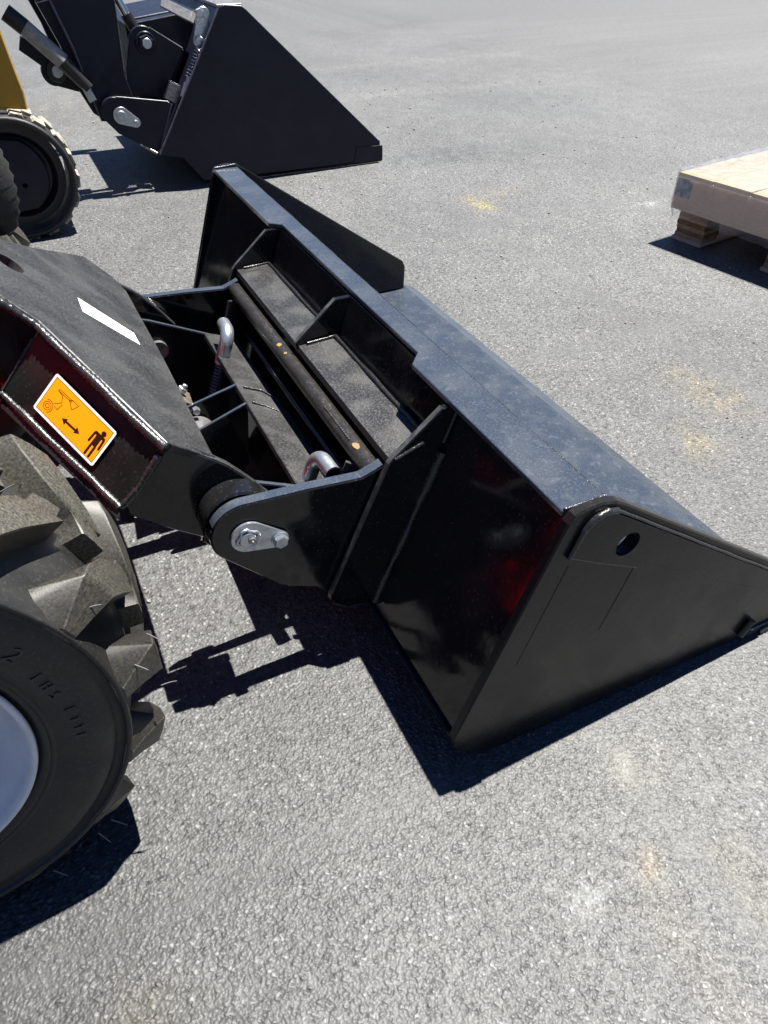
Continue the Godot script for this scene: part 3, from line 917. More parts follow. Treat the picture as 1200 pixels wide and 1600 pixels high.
func build_coupler(L: Node3D) -> void:
	var zc := -1.245
	var pin := Vector2(0.157, 0.335)
	# ears with rounded pin ends
	for s in [1.0, -1.0]:
		var ear := arc2(pin, 0.057, 82.0, 222.0, 18)
		ear.append_array(V2([0.200, 0.200, 0.214, 0.190, 0.264, 0.166, 0.280, 0.138, 0.286, 0.150, 0.392, 0.392, 0.376, 0.386, 0.353, 0.3785, 0.261, 0.3865]))
		var st := begin()
		plate(st, ear, zc + 0.395 * s, zc + 0.417 * s, 0.0025)
		var e := part("coupler_ear", st, M.paint, L)
		var rim_pts := arc2(pin, 0.057, 150.0, 82.0, 10)
		rim_pts.append_array(V2([0.261, 0.3865, 0.353, 0.3785, 0.376, 0.386, 0.391, 0.3925]))
		edge_strip("sunlit_dust_edge", rim_pts, zc + 0.397 * s, zc + 0.415 * s, M.paint_lip, e)
		st = begin()
		plate(st, teardrop(pin + Vector2(0.001, -0.004), 0.029, Vector2(0.205, 0.309), 0.0165), zc + 0.4172 * s, zc + 0.4225 * s, 0.001)
		part("pin_keeper", st, M.zinc, e, "zinc plated keeper plate with bolt")
		st = begin()
		var zz: float = zc + 0.4222 * s
		disc(st, pin + Vector2(-0.002, -0.005), 0.0135, zz, zz + 0.005 * s, 0.0012)
		var ring := []
		for k in 25:
			var a := TAU * k / 24
			var rad := 0.0145 + 0.003 * (1.0 if (k / 3) % 2 == 0 else -0.3)
			ring.append(Vector3(pin.x - 0.001 + cos(a) * rad, pin.y - 0.004 + sin(a) * rad, zz + 0.001 * s))
		tube(st, ring, 0.0032, 8)
		part("pin_weld", st, M.zinc, e)
		st = begin()
		disc(st, pin + Vector2(0.004, -0.007), 0.0062, zz + 0.003 * s, zz + 0.008 * s, 0.001)
		tube(st, [Vector3(pin.x + 0.004, pin.y - 0.007, zz), Vector3(pin.x + 0.004, pin.y - 0.007, zz + 0.012 * s)], [0.0034, 0.002], 10)
		part("grease_nipple", st, M.steel, e)
		st = begin()
		disc(st, Vector2(0.206, 0.309), 0.0145, zz, zz + 0.002 * s, 0.0006)
		hexagon(st, Vector2(0.206, 0.309), 0.0125, zz + 0.002 * s, zz + 0.011 * s)
		part("keeper_bolt", st, M.zinc, e)
		# inner plates that carry the beam
		st = begin()
		plate(st, V2([0.125, 0.384, 0.16, 0.372, 0.292, 0.309, 0.345, 0.288, 0.352, 0.28, 0.27, 0.10, 0.20, 0.13, 0.10, 0.26]), zc + 0.312 * s, zc + 0.322 * s, 0.0015)
		var ip := part("inner_plate", st, M.paint, L)
		edge_strip("sunlit_dust_edge", V2([0.126, 0.384, 0.16, 0.372, 0.292, 0.309]), zc + 0.313 * s, zc + 0.321 * s, M.paint_lip, ip)
		st = begin()
		disc(st, Vector2(0.165, 0.305), 0.021, zc + 0.300 * s, zc + 0.3125 * s, 0.002)
		part("pin_head", st, M.steel, L)
	# cross beam, its face square to the bucket's back
	var st := begin()
	var o := Vector3(0.276, 0.3175, 0)
	var bt := Transform3D(Basis(U, Vector3(0, 0, -1), W), o)
	plate(st, V2([0.0, 0.925, 0.081, 0.965, 0.084, 1.20, 0.078, 1.225, 0.078, 1.565, 0.0, 1.565]), -0.012, 0.0, 0.0018, bt)
	var beam := part("cross_beam", st, M.paint_dust, L)
	st = begin()
	plate(st, V2([0.050, 0.93, 0.060, 0.93, 0.060, 1.56, 0.050, 1.56]), -0.14, -0.0125, 0.001, bt)
	part("beam_web", st, M.paint, L)
	st = begin()
	bead(st, [o + U * 0.012 + W * 0.003 + Vector3(0, 0, -1.29), o + U * 0.05 + W * 0.002 + Vector3(0, 0, -1.285), o + U * 0.07 + W * 0.001 + Vector3(0, 0, -1.26)], 0.0022, 0.8)
	part("weld_bead", st, M.weld, beam)
	st = begin()
	bead(st, [o + U * 0.010 + W * 0.003 + Vector3(0, 0, -1.225), o + U * 0.04 + W * 0.001 + Vector3(0, 0, -1.215), o + U * 0.06 + W * 0.001 + Vector3(0, 0, -1.20)], 0.002, 0.8)
	part("weld_bead", st, M.weld, beam)
	# face plate against the bucket and the rounded top bar under the hook shelf
	st = begin()
	plate(st, V2([0.118, 1.585, 0.130, 1.585, 0.130, 0.905, 0.118, 0.905]), -0.22, 0.0, 0.001, bt)
	part("face_plate", st, M.paint, L)
	st = begin()
	var bar := []
	for k in 15:
		bar.append(Vector3(0.381, 0.371, lerpf(-1.652, -0.842, k / 14.0)))
	tube(st, bar, 0.0165, 20)
	var top_bar := part("top_bar", st, M.tube, L)
	for c in [[-1.300, 0.009, 0.006], [-1.262, 0.005, 0.004], [-0.905, 0.012, 0.007]]:
		st = begin()
		var tilt := Vector3(-0.25, 0.97, 0)
		var bz: float = c[0]
		var pc := Vector3(0.381, 0.371, bz) + tilt * 0.0168
		var flake := []
		for k in 9:
			var a := TAU * k / 9
			flake.append(pc + Vector3(0.97, 0.25, 0) * cos(a) * c[2] * rng.randf_range(0.6, 1.1) + Vector3(0, 0, -1) * sin(a) * c[1] * rng.randf_range(0.6, 1.1))
		sheet(st, flake, 0.0008, 0.0002)
		part("paint_chip", st, M.chip, top_bar)
	st = begin()
	for k in 16:
		var bz := lerpf(-1.04, -0.93, k / 15.0)
		bead(st, [Vector3(0.3735, 0.3865, bz), Vector3(0.3745, 0.3868, bz + 0.005)], 0.0016, 0.7)
	part("weld_bead", st, M.bare_edge, top_bar)
	st = begin()
	var slot := []
	for k in 15:
		slot.append(Vector3(0.372, 0.300, lerpf(-1.64, -0.86, k / 14.0)))
	tube(st, slot, 0.007, 10)
	part("lower_bar", st, M.paint, L)
	# gusset tabs at the ends of the bar
	for s in [1.0, -1.0]:
		st = begin()
		var gz: float = zc + 0.345 * s
		sheet(st, [Vector3(0.335, 0.318, gz), Vector3(0.362, 0.300, gz + 0.02 * s), Vector3(0.372, 0.36, gz + 0.02 * s), Vector3(0.356, 0.366, gz)], 0.006, 0.001)
		part("gusset_tab", st, M.paint_dust, L)
		# locking pins with bent handles
		st = begin()
		var foot := Vector3(0.2885, 0.3115, -1.448) if s < 0 else Vector3(0.305, 0.306, -0.955)
		var path := []
		for k in 5:
			path.append(foot - W * 0.02 + W * 0.0115 * k)
		var bend := foot + W * 0.026
		var out := Vector3(0.10, -0.02, s).normalized()
		var rb := 0.026
		for k in range(1, 9):
			var a := PI * 0.5 * k / 8 * 1.12
			path.append(bend + out * rb * (1.0 - cos(a)) + W * rb * sin(a))
		var dir: Vector3 = (path[-1] - path[-2]).normalized()
		path.append(path[-1] + dir * 0.018)
		path.append(path[-1] + dir * 0.012)
		tube(st, path, 0.0138 if s > 0 else 0.0150, 20)
		var lp := part("locking_pin", st, M.zinc, L)
		st = begin()
		tube(st, [path[-1] - dir * 0.002, path[-1] + dir * 0.0006], 0.0108, 18)
		part("dark_bore_disc", st, M.black, lp)  # black disc stands in for the shade inside the hollow handle
		# coil spring on the pin below the beam
		st = begin()
		var coil := []
		for k in 150:
			var a := k * TAU / 13.0
			coil.append(foot - W * (0.016 + 0.0006 * k) + U * cos(a) * 0.0105 + Vector3(0, 0, sin(a) * 0.0105))
		tube(st, coil, 0.0019, 6)
		part("coil_spring", st, M.spring, lp)
	# two thin ribs from the beam back under the boom
	for rz in [[-1.303, 0.152, 0.277], [-1.225, 0.158, 0.266]]:
		st = begin()
		plate(st, V2([0.278, 0.3155, rz[1], rz[2] + 0.008, rz[1] - 0.03, rz[2] - 0.09, 0.20, 0.10, 0.262, 0.17]), rz[0], rz[0] - 0.008, 0.001)
		var pr := part("pivot_rib", st, M.paint, L)
		edge_strip("sunlit_dust_edge", V2([rz[1], rz[2] + 0.008, 0.278, 0.3155]), rz[0] - 0.001, rz[0] - 0.007, M.paint_lip, pr)
	# tilt cylinder eye between the ribs, with bolt and bracket
	st = begin()
	lathe(st, Transform3D(Basis(), Vector3(0.175, 0.235, 0)), [Vector2(0.0, -1.292), Vector2(0.036, -1.292), Vector2(0.040, -1.288), Vector2(0.040, -1.244), Vector2(0.036, -1.240), Vector2(0.0, -1.240)], 32)
	tube(st, [Vector3(0.15, 0.235, -1.265), Vector3(-0.05, 0.30, -1.265)], 0.022, 16)
	part("tilt_cylinder", st, M.steel, L)
	st = begin()
	hexagon(st, Vector2(0.182, 0.293), 0.008, -1.285, -1.272)
	part("bolt", st, M.zinc, L)
	st = begin()
	sheet(st, [Vector3(0.13, 0.335, -1.38), Vector3(0.125, 0.34, -1.31), Vector3(0.185, 0.285, -1.315), Vector3(0.19, 0.28, -1.375)], 0.006)
	var br := part("bracket", st, M.rusty, L)
	st = begin()
	var bn := Transform3D(Basis(Vector3(0.7, -0.7, 0), Vector3(0, 0, -1), Vector3(0.7, 0.7, 0)), Vector3(0.168, 0.305, -1.345))
	var hx := PackedVector2Array()
	for k in 6:
		hx.append(Vector2(cos(k * TAU / 6), sin(k * TAU / 6)) * 0.0105)
	plate(st, hx, 0.0, 0.011, 0.0012, bn)
	var hx2 := PackedVector2Array()
	for k in 12:
		hx2.append(Vector2(cos(k * TAU / 12), sin(k * TAU / 12)) * 0.0055)
	plate(st, hx2, 0.0112, 0.019, 0.001, bn)
	part("bolt", st, M.zinc, br)

func build_hoses(L: Node3D) -> void:
	var bs := begin()
	var prof := [Vector2(0.0, -0.085), Vector2(0.022, -0.084)]
	for k in 15:
		var y := -0.075 + 0.01 * k
		prof.append(Vector2(0.049 * sqrt(1.0 - pow(y / 0.088, 2.0) * 0.8) - (0.004 if k % 2 == 1 else 0.0), y))
	prof.append_array([Vector2(0.022, 0.078), Vector2(0.0, 0.080)])
	lathe(bs, Transform3D(Basis(Vector3(1, 0, 0), -PI / 2), Vector3(-0.066, 0.716, -1.46)), prof, 32, true)
	part("rubber_boot", bs, M.rubber, L)
	bs = begin()
	tube(bs, [Vector3(-0.16, 0.70, -1.30), Vector3(-0.066, 0.70, -1.46)], 0.014, 12)
	part("boot_bracket", bs, M.black, L)
	for h in [[-1.40, 0.009], [-1.43, 0.009]]:
		var st := begin()
		var z: float = h[0]
		var c := Curve3D.new()
		c.add_point(Vector3(0.02, 0.40, z), Vector3.ZERO, Vector3(0.09, -0.02, 0))
		c.add_point(Vector3(0.15, 0.27, z + 0.03), Vector3(-0.01, 0.06, 0), Vector3(0.01, -0.05, 0))
		c.add_point(Vector3(0.21, 0.20, z + 0.05), Vector3(-0.02, -0.01, 0), Vector3.ZERO)
		tube(st, Array(c.tessellate(4, 3)), h[1], 10)
		part("hydraulic_hose", st, M.black, L)

func build_wheel(L: Node3D, cx: float, s: float) -> void:
	# s = 1: near wheel with its face towards the camera; s = -1: the far one
	var face := -0.583
	var t := Transform3D(Basis(), Vector3(cx, 0.36, face))
	if s < 0:
		t = Transform3D(Basis(Vector3.UP, PI), Vector3(cx, 0.36, -2.5 - face))
	var st := begin()
	lathe(st, t, [Vector2(0.215, -0.235), Vector2(0.29, -0.290), Vector2(0.3245, -0.276), Vector2(0.328, -0.25), Vector2(0.338, -0.195), Vector2(0.341, -0.125), Vector2(0.338, -0.09), Vector2(0.333, -0.055), Vector2(0.327, -0.028), Vector2(0.3245, -0.006)], 96, true)
	lathe(st, t, [Vector2(0.3245, -0.006), Vector2(0.3250, 0.0015), Vector2(0.3235, 0.0035), Vector2(0.3195, 0.0035), Vector2(0.3175, 0.001), Vector2(0.316, -0.006)], 96, true)
	lathe(st, t, [Vector2(0.316, -0.006), Vector2(0.306, -0.004), Vector2(0.3015, 0.0025), Vector2(0.285, 0.005), Vector2(0.262, 0.005), Vector2(0.244, -0.001), Vector2(0.239, -0.005)], 96, true)
	lathe(st, t, [Vector2(0.239, -0.005), Vector2(0.2375, -0.002), Vector2(0.2335, -0.003), Vector2(0.2325, -0.007)], 96, true)
	lathe(st, t, [Vector2(0.2325, -0.007), Vector2(0.2310, -0.004), Vector2(0.2270, -0.005), Vector2(0.221, -0.012), Vector2(0.212, -0.018)], 96, true)
	var ty := part("tyre", st, M.rubber, L)
	# lugs: wide bars from the shoulder, sweeping forward to the middle of the tread
	for side in 2:
		for k in 16:
			st = begin()
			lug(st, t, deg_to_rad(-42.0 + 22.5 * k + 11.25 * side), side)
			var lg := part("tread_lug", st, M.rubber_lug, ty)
			if s < 0 and k > 20:
				lg.queue_free()
	# rim
	st = begin()
	lathe(st, t, [Vector2(0.210, -0.022), Vector2(0.2185, -0.008), Vector2(0.2170, -0.003), Vector2(0.211, -0.004), Vector2(0.207, -0.013), Vector2(0.203, -0.026), Vector2(0.192, -0.034), Vector2(0.186, -0.060), Vector2(0.176, -0.072), Vector2(0.162, -0.072), Vector2(0.15, -0.066), Vector2(0.11, -0.060), Vector2(0.075, -0.060)], 96, true)
	lathe(st, t, [Vector2(0.075, -0.060), Vector2(0.06, -0.062), Vector2(0.0, -0.062)], 48)
	lathe(st, t, [Vector2(0.214, -0.22), Vector2(0.195, -0.2), Vector2(0.190, -0.1), Vector2(0.186, -0.062)], 64)
	var rim := part("rim", st, M.rim, L)
	for k in 8:
		st = begin()
		var a := TAU * k / 8
		var q := t * Vector3(cos(a) * 0.1, sin(a) * 0.1, 0)
		hexagon(st, Vector2(q.x, q.y), 0.013, q.z - 0.060 * s, q.z - 0.045 * s)
		part("wheel_nut", st, M.zinc, rim)
	if s < 0:
		return
	# moulded sidewall lettering
	var marks := [["2", 28.6, 0.275, 46], ["I", 19.6, 0.266, 26], ["H", 15.6, 0.265, 26], ["S", 11.2, 0.264, 26], ["E", 4.2, 0.267, 28], ["T", 0.4, 0.267, 24], ["T", -3.2, 0.267, 24], ["E", -7.0, 0.267, 24]]
	for m in marks:
		var tm := TextMesh.new()
		tm.text = m[0]
		var f := SystemFont.new()
		f.font_names = PackedStringArray(["Droid Sans"])
		tm.font = f
		tm.font_size = m[3]
		tm.pixel_size = 0.00062
		tm.depth = 0.0036
		var o := MeshInstance3D.new()
		o.mesh = tm
		o.material_override = M.rubber_side
		o.name = "raised_letter"
		var a := deg_to_rad(m[1])
		o.position = Vector3(cx + cos(a) * m[2], 0.36 + sin(a) * m[2], face + 0.0046)
		o.rotation = Vector3(0, 0, a - PI / 2)
		ty.add_child(o, true)
	# moulding whiskers
	st = begin()
	rng.seed = 12
	for w in [[24.0, 0.345, -0.02], [8.0, 0.372, -0.04], [5.0, 0.345, -0.02], [-6.0, 0.368, -0.03], [-22.0, 0.365, -0.02], [-27.0, 0.36, -0.02], [-46.0, 0.356, -0.01], [38.0, 0.366, -0.15], [42.0, 0.366, -0.12], [49.0, 0.367, -0.13], [-64.0, 0.35, -0.005], [-50.0, 0.352, -0.006]]:
		var a := deg_to_rad(w[0])
		var q := Vector3(cos(a) * w[1], sin(a) * w[1], w[2])
		var d := (Vector3(cos(a), sin(a), 0) + Vector3(rng.randf_range(-0.7, 0.7), rng.randf_range(-0.5, 0.5), rng.randf_range(0.1, 0.9))).normalized()
		var sag := Vector3(rng.randf_range(-0.3, 0.3), -0.3, rng.randf_range(-0.3, 0.3))
		var ps := []
		for k in 5:
			var u := k / 4.0
			ps.append(t * (q + d * 0.022 * u + sag * 0.009 * u * u))
		tube(st, ps, [0.0009, 0.0009, 0.0008, 0.0007, 0.0004], 5)
	var wh := part("rubber_whiskers", st, M.whisker, ty)
	wh.set_meta("kind", "stuff")

# one tread lug at angle a0 (its shoulder); side 0 is the outer row
func lug(st: SurfaceTool, t: Transform3D, a0: float, side: int) -> void:
	var at := func(a: float, r: float, z: float) -> Vector3:
		var zz: float = z if side == 0 else -0.280 - z
		return t * Vector3(cos(a) * r, sin(a) * r, zz)
	# stations from the sidewall over the shoulder to the centre: shift, leading top, trailing top, leading foot, trailing foot, radius top, radius foot, z
	var stations := [
		[0.0, 0.004, -0.050, 0.070, -0.058, 0.3275, 0.3215, 0.0020],
		[0.0, 0.022, -0.066, 0.120, -0.076, 0.347, 0.3235, -0.0150],
		[0.0, 0.046, -0.078, 0.150, -0.092, 0.3710, 0.3265, -0.0310],
		[-0.006, 0.050, -0.080, 0.140, -0.094, 0.3745, 0.3275, -0.0350],
		[-0.06, 0.072, -0.090, 0.115, -0.106, 0.3745, 0.334, -0.060],
		[-0.15, 0.086, -0.096, 0.110, -0.112, 0.373, 0.338, -0.095],
		[-0.225, 0.080, -0.084, 0.098, -0.100, 0.371, 0.340, -0.120],
		[-0.230, 0.050, -0.056, 0.064, -0.070, 0.369, 0.340, -0.1205],
		[-0.262, 0.046, -0.052, 0.060, -0.066, 0.368, 0.340, -0.148],
	]
	var rows := []
	for q in stations:
		var a: float = a0 + q[0]
		rows.append([at.call(a + q[3], q[6] - 0.004, q[7]), at.call(a + q[1] + 0.004, q[5] - 0.002, q[7]), at.call(a + q[1], q[5], q[7]), at.call(a + (q[1] + q[2]) * 0.5, q[5] + 0.0005, q[7]), at.call(a + q[2], q[5], q[7]), at.call(a + q[2] - 0.004, q[5] - 0.002, q[7]), at.call(a + q[4], q[6] - 0.004, q[7])])
	var flip := side == 0
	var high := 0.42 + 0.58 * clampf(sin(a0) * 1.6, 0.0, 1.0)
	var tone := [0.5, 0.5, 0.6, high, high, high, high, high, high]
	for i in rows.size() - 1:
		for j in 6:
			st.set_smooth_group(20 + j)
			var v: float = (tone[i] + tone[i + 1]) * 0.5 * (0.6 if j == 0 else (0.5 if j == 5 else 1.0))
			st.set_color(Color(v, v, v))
			if flip:
				quad(st, rows[i][j], rows[i][j + 1], rows[i + 1][j + 1], rows[i + 1][j])
			else:
				quad(st, rows[i][j], rows[i + 1][j], rows[i + 1][j + 1], rows[i][j + 1])
	st.set_smooth_group(-1)
	st.set_color(Color(0.9, 0.9, 0.9))
	for e in [[0, flip], [rows.size() - 1, not flip]]:
		for j in range(1, 6):
			if e[1]:
				tri(st, rows[e[0]][0], rows[e[0]][j + 1], rows[e[0]][j])
			else:
				tri(st, rows[e[0]][0], rows[e[0]][j], rows[e[0]][j + 1])

func build_chassis(L: Node3D) -> void:
	# axle, red front frame and boom tower behind the front wheels
	var st := begin()
	var ax := Transform3D(Basis(), Vector3(-0.39, 0.36, 0))
	lathe(st, ax, [Vector2(0.0, -1.86), Vector2(0.09, -1.86), Vector2(0.10, -1.78), Vector2(0.075, -1.70), Vector2(0.085, -1.40), Vector2(0.14, -1.33), Vector2(0.14, -1.17), Vector2(0.085, -1.10), Vector2(0.075, -0.80), Vector2(0.10, -0.72), Vector2(0.09, -0.64), Vector2(0.0, -0.64)], 32)
	part("axle", st, M.red, L)
	for s in [1.0, -1.0]:
		st = begin()
		plate(st, V2([-0.48, 0.20, -0.47, 0.34, -0.47, 0.56, -0.48, 0.98, -0.60, 1.02, -0.72, 0.60, -1.30, 0.56, -1.30, 0.24, -0.6, 0.18]), -1.25 + 0.14 * s, -1.25 + 0.115 * s, 0.003)
		part("frame_plate", st, M.red, L)
	st = begin()
	box(st, Vector3(-1.28, 0.26, -1.43), Vector3(-0.45, 0.50, -1.07), 0.006)
	part("front_frame", st, M.red, L)
	st = begin()
	box(st, Vector3(-0.52, 0.24, -1.43), Vector3(-0.44, 0.42, -1.07), 0.006)
	part("front_cross_member", st, M.red, L)
	st = begin()
	tube(st, [Vector3(-0.52, 0.93, -1.42), Vector3(-0.52, 0.93, -1.08)], 0.035, 20)
	part("boom_pivot", st, M.steel, L)
	st = begin()
	sheet(st, [Vector3(-0.30, 0.875, -1.185), Vector3(-0.30, 0.875, -1.315), Vector3(-0.56, 0.96, -1.315), Vector3(-0.56, 0.96, -1.185)], 0.014)
	for s in [1.0, -1.0]:
		plate(st, V2([-0.30, 0.66, -0.30, 0.86, -0.45, 0.93, -0.58, 0.93, -0.58, 0.85, -0.48, 0.80]), -1.25 + 0.065 * s, -1.25 + 0.053 * s, 0.001)
	part("boom_root", st, M.paint, L)
	st = begin()
	tube(st, [Vector3(-0.70, 0.42, -1.25), Vector3(-0.40, 0.66, -1.25)], 0.035, 20)
	part("lift_cylinder", st, M.black, L)
	st = begin()
	sheet(st, [Vector3(-0.32, 0.10, -1.50), Vector3(-0.32, 0.10, -0.99), Vector3(-0.43, 0.40, -0.99), Vector3(-0.43, 0.40, -1.50)], 0.015)
	part("added_belly_plate", st, M.red, L)  # unseen plate, added and slanted to throw red onto the bucket's back
	# unseen red cowl, added for its reflection in the boom flank
	st = begin()
	plate(st, V2([-0.78, 0.52, -0.74, 1.02, -0.92, 1.26, -1.08, 1.26, -1.16, 0.98, -1.20, 0.52]), -1.62, -0.88, 0.02)
	part("added_front_cowl", st, M.red, L)
	# rear body with hood, seat, guard posts and rear wheels, all left of the frame
	st = begin()
	plate(st, V2([-1.36, 0.30, -1.36, 0.78, -1.95, 0.90, -2.62, 0.86, -2.70, 0.70, -2.70, 0.34]), -1.60, -0.90, 0.02)
	part("rear_hood", st, M.red, L)
	st = begin()
	box(st, Vector3(-1.85, 0.90, -1.47), Vector3(-1.45, 0.98, -1.03), 0.02)
	box(st, Vector3(-1.93, 0.96, -1.47), Vector3(-1.82, 1.40, -1.03), 0.03)
	part("seat", st, M.black, L)
	for s in [1.0, -1.0]:
		st = begin()
		tube(st, [Vector3(-1.98, 0.85, -1.25 + 0.33 * s), Vector3(-1.95, 1.95, -1.25 + 0.33 * s)], 0.03, 14)
		part("guard_post", st, M.black, L)
	for s in [1.0, -1.0]:
		st = begin()
		var t := Transform3D(Basis(), Vector3(-2.05, 0.36, -1.25 + 0.667 * s))
		if s < 0:
			t = Transform3D(Basis(Vector3.UP, PI), t.origin)
		lathe(st, t, [Vector2(0.228, -0.215), Vector2(0.30, -0.262), Vector2(0.345, -0.24), Vector2(0.358, -0.13), Vector2(0.345, -0.02), Vector2(0.30, 0.004), Vector2(0.24, -0.008), Vector2(0.228, -0.03)], 48, true)
		part("rear_tyre", st, M.rubber, L)
		st = begin()
		lathe(st, t, [Vector2(0.23, -0.02), Vector2(0.2, -0.05), Vector2(0.19, -0.09), Vector2(0.0, -0.06)], 48)
		part("rear_rim", st, M.rim, L)

# ---------------------------------------------------------------- navy loader and bucket behind
func build_navy_bucket() -> void:
	var b := thing("loader_bucket", "dark navy steel bucket with tall triangular side, farther bucket behind the black one", "bucket", Vector3(1.2, 0, -4.3))
	var cheek := V2([0.612, 0.158, 0.722, 0.134, 0.806, 0.020, 1.765, 0.012, 1.777, 0.018, 1.777, 0.104, 1.752, 0.126, 1.112, 0.712, 1.092, 0.726, 1.010, 0.733, 0.985, 0.726])
	var st := begin()
	plate(st, cheek, -3.80, -3.816, 0.003)
	var near := part("side_plate", st, M.navy, b, "near side plate, a tall navy triangle")
	st = begin()
	plate(st, V2([1.62, 0.012, 1.79, 0.010, 1.79, 0.085, 1.64, 0.090]), -3.7995, -3.7965, 0.001)
	part("edge_gusset", st, M.navy, near)
	st = begin()
	tube(st, [Vector3(0.614, 0.163, -3.80), Vector3(0.985, 0.722, -3.80)], 0.004, 6)
	part("bright_edge", st, M.navy_edge, near)
	st = begin()
	tube(st, [Vector3(1.012, 0.7315, -3.80), Vector3(1.09, 0.7255, -3.80)], 0.003, 6)
	part("bright_edge", st, M.navy_edge, near)
	st = begin()
	plate(st, cheek, -5.0, -5.016, 0.003)
	part("side_plate", st, M.navy, b)
	st = begin()
	plate(st, V2([0.622, 0.160, 0.992, 0.720, 1.004, 0.720, 0.634, 0.160]), -4.999, -3.817, 0.001)
	part("back_plate", st, M.navy, b)
	st = begin()
	plate(st, V2([0.622, 0.156, 0.725, 0.128, 0.806, 0.014, 1.60, 0.006, 1.60, 0.018, 0.812, 0.028, 0.733, 0.140]), -4.999, -3.817, 0.001)
	part("floor_plate", st, M.navy, b)
	st = begin()
	plate(st, V2([1.602, 0.004, 1.80, 0.004, 1.72, 0.022, 1.602, 0.022]), -5.02, -3.8185, 0.001)
	part("cutting_edge", st, M.navy, b)
	st = begin()
	plate(st, V2([0.985, 0.7225, 1.095, 0.7225, 1.095, 0.734, 0.985, 0.734]), -4.999, -3.817, 0.001)
	part("top_lip", st, M.steel, b)

func build_navy_loader() -> void:
	var L := thing("skid_steer_loader", "dark navy loader whose boom and coupler reach into the top left corner", "loader", Vector3(-0.8, 0, -4.3))
	# near boom leg, wide plate coming down from the upper left
	for s in [0, 1]:
		var z0: float = -3.875 - 0.86 * s
		var st := begin()
		plate(st, V2([0.556, 0.388, 0.535, 0.50, 0.556, 0.76, 0.50, 1.05, 0.10, 1.30, -0.60, 1.45, -0.85, 1.30, -0.2, 1.10, 0.22, 0.90, 0.30, 0.76, 0.345, 0.60, 0.375, 0.40, 0.392, 0.31, 0.46, 0.30]), z0, z0 - 0.05, 0.004)
		var boom := part("boom_leg", st, M.navy, L)
		st = begin()
		plate(st, V2([0.298, 0.77, 0.345, 0.595, 0.378, 0.40, 0.392, 0.318, 0.370, 0.335, 0.335, 0.42, 0.300, 0.60, 0.245, 0.76]), z0 - 0.052, z0 - 0.14, 0.003)
		part("boom_flange", st, M.navy, boom)
		st = begin()
		tube(st, [Vector3(0.225, 0.90, z0), Vector3(0.300, 0.765, z0), Vector3(0.345, 0.60, z0), Vector3(0.376, 0.40, z0), Vector3(0.392, 0.312, z0)], 0.0035, 6)
		part("bright_edge", st, M.navy_edge, boom)
		st = begin()
		tube(st, [Vector3(0.537, 0.50, z0), Vector3(0.556, 0.76, z0)], 0.003, 6)
		part("bright_edge", st, M.navy_edge, boom)
		# ear with keeper
		st = begin()
		var pin := Vector2(0.455, 0.352)
		var ear := arc2(pin, 0.06, 80.0, 215.0, 16)
		ear.append_array(V2([0.45, 0.262, 0.578, 0.185, 0.622, 0.17, 0.715, 0.36, 0.705, 0.372]))
		plate(st, ear, z0 + 0.045, z0 + 0.02, 0.003)
		var e := part("coupler_ear", st, M.navy, L)
		st = begin()
		tube(st, [Vector3(0.47, 0.411, z0 + 0.044), Vector3(0.70, 0.374, z0 + 0.044)], 0.003, 6)
		tube(st, [Vector3(0.715, 0.362, z0 + 0.045), Vector3(0.625, 0.175, z0 + 0.045)], 0.004, 6)
		part("bright_edge", st, M.navy_edge, e)
		st = begin()
		plate(st, teardrop(Vector2(0.478, 0.335), 0.036, Vector2(0.536, 0.302), 0.021), z0 + 0.0455, z0 + 0.053, 0.001)
		disc(st, Vector2(0.478, 0.335), 0.021, z0 + 0.053, z0 + 0.059, 0.002)
		part("pin_keeper", st, M.zinc, e)
		st = begin()
		disc(st, Vector2(0.534, 0.302), 0.011, z0 + 0.053, z0 + 0.056, 0.001)
		hexagon(st, Vector2(0.537, 0.304), 0.009, z0 + 0.056, z0 + 0.066)
		part("keeper_bolt", st, M.zinc, e)
	# tilt lever between boom and bucket
	var st := begin()
	var lv := arc2(Vector2(0.655, 0.600), 0.062, 55.0, 170.0, 14)
	lv.append_array(V2([0.555, 0.50, 0.54, 0.39, 0.70, 0.375, 0.79, 0.50, 0.83, 0.56]))
	plate(st, lv, -3.925, -3.95, 0.003)
	var lever := part("tilt_lever", st, M.navy, L)
	st = begin()
	tube(st, [Vector3(0.690, 0.652, -3.926), Vector3(0.825, 0.566, -3.926)], 0.0035, 6)
	part("bright_edge", st, M.navy_edge, lever)
	st = begin()
	disc(st, Vector2(0.662, 0.596), 0.046, -3.925, -3.912, 0.003)
	hexagon(st, Vector2(0.662, 0.596), 0.036, -3.912, -3.900)
	part("pin_nut", st, M.navy, lever)
	st = begin()
	disc(st, Vector2(0.664, 0.596), 0.021, -3.900, -3.892, 0.002)
	part("pin_end", st, M.zinc, lever)
	# back frame of the coupler
	st = begin()
	plate(st, V2([0.60, 0.66, 0.93, 0.70, 0.90, 0.62, 0.64, 0.19, 0.60, 0.19]), -4.0, -4.7, 0.003)
	part("coupler_frame", st, M.navy, L)
	st = begin()
	tube(st, [Vector3(0.625, 0.678, -3.99), Vector3(0.86, 0.706, -3.99)], 0.005, 6)
	part("bright_edge", st, M.navy_edge, L)
	# hydraulic cylinder rod to the lever
	st = begin()
	tube(st, [Vector3(0.655, 0.60, -3.99), Vector3(0.61, 0.70, -3.99)], 0.026, 16)
	part("rod_eye", st, M.black, L)
	st = begin()
	tube(st, [Vector3(0.61, 0.70, -3.99), Vector3(0.52, 0.90, -3.99)], 0.019, 16)
	part("cylinder_rod", st, M.chrome, L)
	st = begin()
	tube(st, [Vector3(0.52, 0.90, -3.99), Vector3(0.15, 1.30, -3.99)], 0.035, 16)
	part("tilt_cylinder", st, M.black, L)
